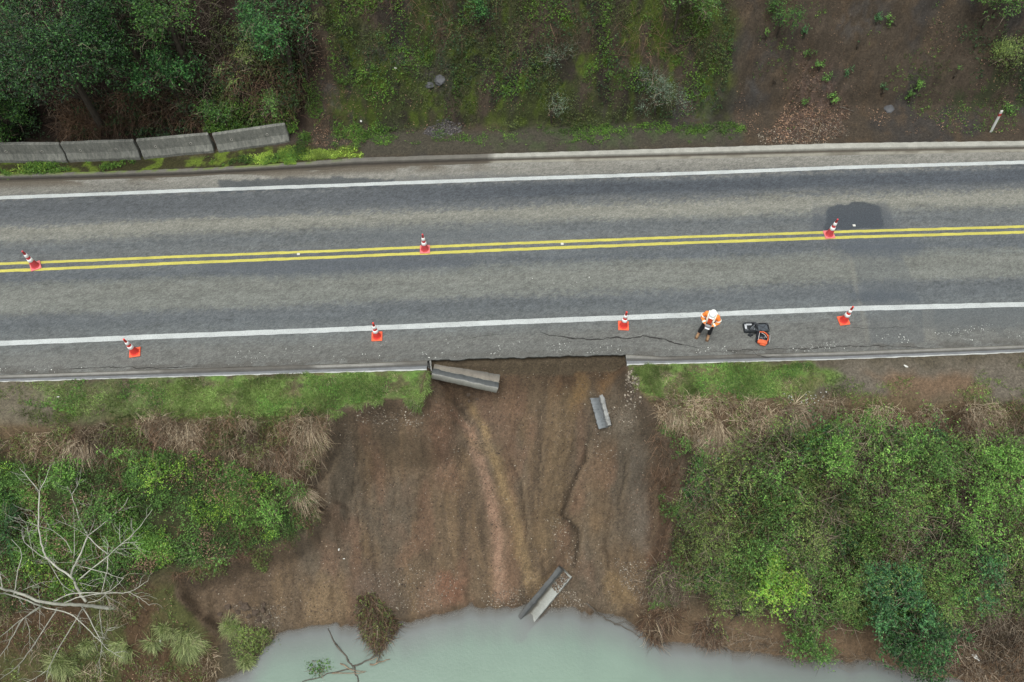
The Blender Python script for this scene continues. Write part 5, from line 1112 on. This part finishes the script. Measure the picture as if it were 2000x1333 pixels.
# ------------------------------------------------------------------ road studs and marker post
M_stud = plain('stud_white', C(232, 230, 222), .5, .1)
for a, b_, lab in ((583, 497, 'white road stud between the yellow lines, left of the left-of-middle cone'), (1098, 477, 'white road stud between the yellow lines in the middle of the road'), (1668, 441, 'white road stud on the dark asphalt patch right of the cone'), (115, 776, None)):
    p = P(a, b_, .0 if lab else .03)
    if lab:
        mb = MB(); mb.box((0, 0, .012), (.10, .09, .02), bev=.02); o = mb.build('road_stud', M_stud); o.location = p; tag(o, lab, 'road stud', 'road studs')
M_post = plain('post_white', C(215, 215, 210)*1.2, .6, .12); M_pr = plain('post_red', C(196, 60, 60), .5, .1)
p = hit(1935, 258); o = empty('marker_post', tuple(p), .1); o.rotation_euler = (math.radians(-2), math.radians(-7), .1); tag(o, 'leaning white roadside marker post with a red band near its top', 'marker post')
mb = MB(); mb.box((0, 0, .5), (.10, .05, 1.2), bev=.012); mb.build('post', M_post, o)
mb = MB(); mb.box((0, -.003, .93), (.105, .052, .14), bev=.012); mb.build('red_band', M_pr, o)
mb = MB(); mb.box((0, 0, 1.115), (.105, .056, .05), bev=.016); mb.build('cap', M_stud, o)
# small litter
def litter(px, py, s, label, c=(222, 222, 218), dz=.02):
    p = hit(px, py) if py > 700 or py < 290 else P(px, py, 0); o = rock('litter', (p[0], p[1], p[2]+dz), s, M_stud, r, label, 'litter', None, .3); o.scale = (1.4, .7, 1)
litter(114, 776, .07, 'white scrap on the gravel verge at the left'); litter(1769, 716, .12, 'white scrap on the bare verge right of the right lawn'); litter(1904, 1282, .3, 'long white scrap in the flood debris at the lower right')
litter(1366, 860, .14, 'white scrap at the rim of the right bank beside the dry tuft'); litter(313, 1252, .1, 'white scrap among the tussocks of the lower left bank')
litter(662, 1074, .08, 'white chip on the lower left part of the slip'); litter(672, 1092, .06, 'smaller white chip below the one on the lower left part of the slip'); litter(705, 237, .12, 'cream flower head at the foot of the mossy bank'); litter(773, 134, .12, 'cream flower head in the middle of the mossy bank')
# ------------------------------------------------------------------ open drone case, tool bag, glove
M_case = plain('case_black', C(58, 62, 66), .55, .2, 8); M_foam = plain('case_foam', C(44, 47, 50), .95, .25, 14); M_wht = plain('white_shell', C(232, 234, 236), .4, .06); M_grey = plain('grey_fitting', C(120, 124, 128), .5, .15)
M_net = plain('lid_net', C(78, 84, 90), .7, .3, 20); M_bago = plain('bag_orange', C(236, 110, 66), .75, .15, 10); M_navy = plain('bag_navy', C(46, 48, 58), .8, .2, 10); M_pale = plain('bag_piping', C(214, 208, 204), .7, .1)
p = P(1464, 642.5, 0); o = empty('equipment_case', tuple(p), math.radians(2)); tag(o, 'open black hard case with white gear inside and its lid folded out', 'case')
def tray(mb, cx, w_, d_, h_, t=.03, fl=.04):
    mb.box((cx, 0, fl/2), (w_-.004, d_-.004, fl), bev=.05)
    mb.box((cx-w_/2+t/2, 0, h_/2), (t, d_-.08, h_), bev=.012); mb.box((cx+w_/2-t/2, 0, h_/2), (t, d_-.08, h_), bev=.012)
    mb.box((cx, -d_/2+t/2, h_/2), (w_-.08, t, h_), bev=.012); mb.box((cx, d_/2-t/2, h_/2), (w_-.08, t, h_), bev=.012)
    for sx_ in (-1, 1):
        for sy_ in (-1, 1):
            mb.lathe([(.045, 0), (.045, h_)], 12, c=(cx+sx_*(w_/2-.045), sy_*(d_/2-.045), 0))
mb = MB(); tray(mb, 0, .46, .36, .15); base_ = mb.build('case_base', M_case, o)
mb = MB(); mb.box((0, 0, .065), (.39, .29, .05), bev=.03); mb.build('foam_insert', M_foam, base_)
mb = MB(); mb.box((-.165, .02, .12), (.07, .22, .06), bev=.025); mb.box((-.06, .105, .12), (.24, .06, .06), bev=.025); mb.build('drone_shell', M_wht, o)
mb = MB(); mb.tube([(-.02, -.10, .12), (.04, -.02, .13), (.12, .03, .13), (.17, .10, .12)], .013, 8); mb.tube([(.03, -.11, .11), (.08, -.03, .12), (.16, -.06, .12)], .012, 8); mb.lathe([(.03, .09), (.03, .12), (.02, .13)], 14, c=(-.12, -.11, 0)); mb.lathe([(.028, .09), (.028, .12), (.018, .125)], 14, c=(.12, -.09, 0)); mb.build('grey_fittings', M_grey, o)
mb = MB(); tray(mb, .45, .42, .35, .08, .025, .03); lid = mb.build('case_lid', M_case, o)
mb = MB(); mb.box((.45, 0, .045), (.34, .27, .02), bev=.04); lt = mb.build('lid_lining', M_net, lid)
mb = MB()
for a, b_ in (((.31, -.11, .062), (.59, .11, .062)), ((.31, .11, .062), (.59, -.11, .062))): mb.tube([a, ((a[0]+b_[0])/2, 0, .068), b_], .007, 6)
mb.build('lid_straps', M_case, lid)
mb = MB(); mb.box((.235, 0, .03), (.035, .24, .03), bev=.008); mb.build('hinge', M_foam, o)
p = P(1488, 664, 0); o = empty('tool_bag', tuple(p), math.radians(-14)); tag(o, 'open orange and navy soft bag lying below the open black case', 'bag')
mb = MB()
mb.box((0, 0, .03), (.40, .38, .06), bev=.04); mb.box((-.19, .01, .11), (.05, .36, .2), bev=.02); mb.box((.19, .01, .10), (.05, .34, .16), bev=.02); mb.box((0, .18, .11), (.34, .05, .2), bev=.02); body = mb.build('bag_body', M_navy, o)
mb = MB(); mb.box((.0, -.15, .10), (.33, .15, .12), bev=.035); mb.box((.03, -.235, .07), (.2, .06, .07), bev=.02); mb.build('front_pocket', M_bago, o)
mb = MB(); mb.tube([(-.15, .16, .21), (-.02, .17, .24), (.08, .12, .25), (.15, .02, .24)], .022, 8); mb.tube([(.155, .12, .19), (.165, 0, .19), (.16, -.12, .17)], .02, 8); mb.build('orange_trim', M_bago, o)
mb = MB(); mb.tube([(-.14, .16, .19), (-.15, 0, .19), (-.15, -.14, .17)], .010, 8); mb.tube([(.215, .14, .18), (.225, 0, .18), (.225, -.14, .15)], .009, 8); mb.tube([(-.08, .13, .22), (.03, .08, .23), (.11, -.02, .22)], .010, 8); mb.build('pale_piping', M_pale, o)
mb = MB(); mb.box((-.04, .03, .09), (.10, .05, .05), Matrix.Rotation(.3, 4, 'Z'), bev=.015); mb.lathe([(.035, .07), (.035, .12), (.02, .13)], 12, c=(.06, .05, 0)); mb.box((.04, -.03, .1), (.11, .035, .04), Matrix.Rotation(-.5, 4, 'Z'), bev=.012); mb.build('tools', M_grey, o)
mb = MB(); mb.tube([(-.17, .19, .12), (-.2, .28, .07), (-.12, .33, .05), (-.02, .30, .08), (.0, .2, .15)], .016, 8); mb.build('shoulder_strap', M_navy, o)
p = P(1466, 655, 0); o = empty('pouch', tuple(p), math.radians(-8)); tag(o, 'small crumpled black pouch between the open case and the soft bag', 'pouch')
mb = MB(); mb.box((0, 0, .035), (.15, .09, .06), bev=.03); mb.box((-.06, .02, .03), (.09, .07, .04), Matrix.Rotation(.5, 4, 'Z'), bev=.02); mb.box((.01, -.06, .025), (.07, .06, .04), Matrix.Rotation(-.4, 4, 'Z'), bev=.02); mb.build('pouch_body', M_foam, o)
mb = MB(); mb.tube([(.05, .02, .05), (.12, .05, .06), (.19, .08, .04)], .016, 8); mb.build('pouch_strap', M_foam, o)

# ------------------------------------------------------------------ person
M_skin = plain('skin', C(214, 160, 130), .6, .08); M_jac = plain('jacket_orange', C(255, 140, 60)*1.3, .7, .1, 12, .3); M_jac2 = plain('vest_front_orange', C(240, 96, 54)*1.25, .7, .1, 12, .3)
M_tape = plain('reflective_tape', (.84, .80, .68), .4, .06); M_pants = plain('trousers_black', C(34, 34, 38), .85, .2, 12, .3); M_boot = plain('tan_boots', C(176, 140, 104), .8, .15, 14, .3); M_sole = plain('boot_sole', C(110, 84, 62), .9)
M_hel = plain('helmet_white', (.86, .86, .85), .3, .03); M_dev = plain('controller_dark', C(60, 44, 48), .4, .1); M_hair = plain('hair_brown', C(80, 58, 44), .8)
def skin(name, nodes, edges, mat, parent, sub=2, root=0):
    """nodes: [(xyz, rx, ry)] grown into one continuous surface"""
    me = bpy.data.meshes.new(name); me.from_pydata([n[0] for n in nodes], edges, [])
    me.materials.append(mat); o = bpy.data.objects.new(name, me); COL.objects.link(o)
    if parent is not None: o.parent = parent
    sl_ = me.skin_vertices[0] if me.skin_vertices else None
    sm_ = o.modifiers.new('skin', 'SKIN')
    if not me.skin_vertices:
        import bmesh
        bm = bmesh.new(); bm.from_mesh(me); bm.verts.layers.skin.verify(); bm.to_mesh(me); bm.free()
    for i, v in enumerate(me.skin_vertices[0].data): v.radius = (nodes[i][1], nodes[i][2]); v.use_root = (i == root)
    sm_.use_smooth_shade = True; s2 = o.modifiers.new('sub', 'SUBSURF'); s2.levels = s2.render_levels = sub; return o
pp = P(1374, 657, 0); per = empty('person', tuple(pp), math.radians(-24)); tag(per, 'worker in orange hi-vis jacket, white helmet and black trousers looking down at a handheld device', 'person')
# local: faces -Y
hipL, hipR = (-.10, .03, .92), (.10, .03, .92)
J = {'pel': (0, .03, .95), 'wai': (0, .03, 1.10), 'che': (0, .0, 1.32), 'nec': (0, -.02, 1.48), 'ski': (0, -.06, 1.58)}
fL, fR = (-.19, -.02, .09), (.15, .04, .09)
nodes = [(J['pel'], .14, .11), (J['wai'], .125, .10), (J['che'], .15, .11), (J['nec'], .055, .055), (J['ski'], .085, .09), ((0, -.12, 1.64), .078, .095),
         (hipL, .085, .085), ((-.15, -.01, .50), .055, .058), (fL, .04, .042), (hipR, .085, .085), ((.13, .02, .50), .055, .058), (fR, .04, .042),
         ((-.19, .0, 1.41), .055, .055), ((-.29, -.03, 1.15), .042, .042), ((-.085, -.27, 1.12), .026, .028), ((.19, .0, 1.41), .055, .055), ((.29, -.03, 1.15), .042, .042), ((.085, -.27, 1.12), .026, .028),
         ((-.055, -.33, 1.125), .035, .016), ((.055, -.33, 1.125), .035, .016)]
edges = [(0, 1), (1, 2), (2, 3), (3, 4), (4, 5), (0, 6), (6, 7), (7, 8), (0, 9), (9, 10), (10, 11), (2, 12), (12, 13), (13, 14), (2, 15), (15, 16), (16, 17), (14, 18), (17, 19)]
bodyo = skin('body', nodes, edges, M_skin, per, 2, 0)
# fingers and thumbs: short bent chains rooted in the palm
for s in (-1, 1):
    fn, fe = [], []
    fn.append(((s*.055, -.335, 1.125), .016, .014))
    for k, (dx, ln_) in enumerate(((-.030, .058), (-.010, .070), (.010, .066), (.028, .050))):
        i0 = len(fn); fn += [((s*(.055-dx*.9), -.355, 1.128), .010, .010), ((s*(.050-dx), -.355-ln_*.55, 1.150), .009, .009), ((s*(.040-dx), -.355-ln_*.75, 1.180), .008, .008)]; fe += [(0, i0), (i0, i0+1), (i0+1, i0+2)]
    i0 = len(fn); fn += [((s*.030, -.335, 1.155), .011, .011), ((s*.022, -.350, 1.195), .009, .009)]; fe += [(0, i0), (i0, i0+1)]
    skin('fingers', fn, fe, M_skin, bodyo, 2, 0)
tor = skin('jacket', [((0, .03, .86), .165, .135), ((0, .03, 1.05), .155, .13), ((0, .01, 1.30), .185, .145), ((0, -.01, 1.45), .085, .08), ((-.19, .01, 1.42), .085, .085), ((-.30, -.02, 1.16), .07, .07), ((-.12, -.24, 1.12), .048, .048), ((.19, .01, 1.42), .085, .085), ((.30, -.02, 1.16), .07, .07), ((.12, -.24, 1.12), .048, .048)],
           [(0, 1), (1, 2), (2, 3), (2, 4), (4, 5), (5, 6), (2, 7), (7, 8), (8, 9)], M_jac, per, 2, 0)
skin('trousers', [((0, .03, .96), .135, .115), ((-.10, .03, .88), .10, .10), ((-.155, -.01, .50), .078, .082), ((-.19, -.02, .17), .066, .07), ((.10, .03, .88), .10, .10), ((.135, .02, .50), .078, .082), ((.15, .04, .17), .066, .07)],
     [(0, 1), (1, 2), (2, 3), (0, 4), (4, 5), (5, 6)], M_pants, per, 2, 0)
for (fx, fy), an in (((-.19, -.02), -.12), ((.15, .04), .05)):
    M_ = Matrix.Translation((fx, fy, 0)) @ Matrix.Rotation(an, 4, 'Z')
    bt = skin('boot', [((0, .03, .22), .062, .066), ((0, .03, .10), .052, .06), ((0, -.04, .075), .05, .05), ((0, -.13, .060), .052, .04), ((0, -.18, .050), .040, .032)], [(0, 1), (1, 2), (2, 3), (3, 4)], M_boot, per, 2, 0); bt.matrix_local = M_
    mb = MB(); mb.box((0, -.055, .014), (.105, .31, .028), bev=.04); so_ = mb.build('sole', M_sole, bt)
# tape: shoulder straps (two), waist hoop, sleeve cuffs
def band(name, pts, wd, th, mat, parent):
    pts = [Vector(p_) for p_ in pts]; V = []
    for i, p_ in enumerate(pts):
        d = (pts[min(i+1, len(pts)-1)]-pts[max(i-1, 0)]).normalized(); out = Vector((p_.x*.3, p_.y, (p_.z-1.25)*1.2)).normalized(); s_ = d.cross(out).normalized()*wd/2; o_ = out*th
        V += [p_-s_-o_, p_+s_-o_, p_+s_+o_, p_-s_+o_]
    n = len(pts); Fc = [(i*4+j, i*4+(j+1) % 4, (i+1)*4+(j+1) % 4, (i+1)*4+j) for i in range(n-1) for j in range(4)]+[(3, 2, 1, 0), tuple((n-1)*4+j for j in range(4))]
    return mesh(name, V, Fc, mat, parent)
for s in (-1, 1): band('reflective_strap', [(s*.10, .155, 1.05), (s*.11, .165, 1.25), (s*.115, .13, 1.42), (s*.115, .06, 1.495), (s*.115, -.03, 1.495), (s*.11, -.11, 1.42), (s*.105, -.15, 1.28), (s*.10, -.125, 1.05)], .055, .012, M_tape, tor)
for s in (-1, 1):
    for c0, c1, rr_ in (((s*.25, -.01, 1.27), (s*.272, -.013, 1.225), .090), ((s*.19, -.15, 1.135), (s*.155, -.19, 1.13), .066)):
        d = (Vector(c1)-Vector(c0)); M_ = Matrix.Translation(c0) @ d.to_track_quat('Z', 'Y').to_matrix().to_4x4(); mb = MB(); mb.lathe([(rr_*.9, 0), (rr_, .004), (rr_*.98, d.length), (rr_*.88, d.length+.004)], 18, M_, cap=False); mb.build('sleeve_band', M_tape, tor, True)
mb = MB(); mb.box((0, -.142, 1.24), (.15, .03, .30), bev=.02); mb.build('vest_front', M_jac2, tor)
# head details, helmet tipped forward
HM = Matrix.Translation((0, -.085, 1.62)) @ Matrix.Rotation(math.radians(38), 4, 'X')
hd = MB(); hd.lathe([(.02, -.13), (.055, -.115), (.072, -.07), (.080, -.01), (.082, .04), (.07, .085), (.04, .11)], 20, HM, squash=(.93, 1.12)); head = hd.build('head', M_skin, per, True)
mb = MB(); mb.box((0, -.098, -.025), (.022, .03, .045), HM, bev=.01); mb.build('nose', M_skin, head)
for s in (-1, 1):
    mb = MB(); mb.lathe([(.002, -.010), (.011, -.004), (.011, .004), (.002, .010)], 10, HM @ Matrix.Translation((s*.030, -.082, .005))); mb.build('eye', M_dev, head)
    mb = MB(); mb.box((s*.080, .01, -.01), (.016, .03, .05), HM, bev=.012); mb.build('ear', M_skin, head)
mb = MB(); mb.box((0, -.083, -.072), (.045, .012, .010), HM, bev=.004); mb.build('mouth', M_jac2, head)
mb = MB(); mb.lathe([(.080, -.05), (.086, -.01), (.086, .03)], 18, HM @ Matrix.Translation((0, .018, 0)), squash=(.93, 1.0), cap=False); mb.build('hair', M_hair, head, True)
hm = MB(); hm.lathe([(.128, .030), (.130, .036), (.112, .042), (.112, .07), (.104, .105), (.082, .138), (.05, .158), (.018, .166)], 26, HM, squash=(.93, 1.12)); helm = hm.build('helmet', M_hel, per, True)
mb = MB(); mb.box((0, -.145, .032), (.15, .07, .012), HM, bev=.03); mb.build('helmet_peak', M_hel, helm)
mb = MB(); mb.tube([HM @ Vector((0, -.115, .09)), HM @ Vector((0, -.06, .150)), HM @ Vector((0, 0, .168)), HM @ Vector((0, .06, .150)), HM @ Vector((0, .115, .09))], .010, 8); mb.build('helmet_ridge', M_hel, helm)
# device held in both hands: a thing of its own
DM = Matrix.Translation((0, -.385, 1.165)) @ Matrix.Rotation(math.radians(25), 4, 'X')
dv = empty('remote_controller', tuple(pp), math.radians(-24)); tag(dv, 'dark handheld controller with a pale screen held by the worker', 'controller')
mb = MB(); mb.box((0, 0, 0), (.20, .10, .03), DM, bev=.02); mb.box((0, .075, .02), (.17, .08, .012), DM, bev=.008); mb.build('controller_body', M_dev, dv)
mb = MB(); mb.box((0, .075, .029), (.15, .065, .004), DM, bev=.003); mb.build('screen', M_grey, dv)
mb = MB(); mb.box((0, -.03, .018), (.15, .04, .012), DM, bev=.01); mb.lathe([(.012, .015), (.008, .04)], 10, DM @ Matrix.Translation((-.06, -.01, 0))); mb.lathe([(.012, .015), (.008, .04)], 10, DM @ Matrix.Translation((.06, -.01, 0))); mb.build('control_sticks', M_wht, dv)
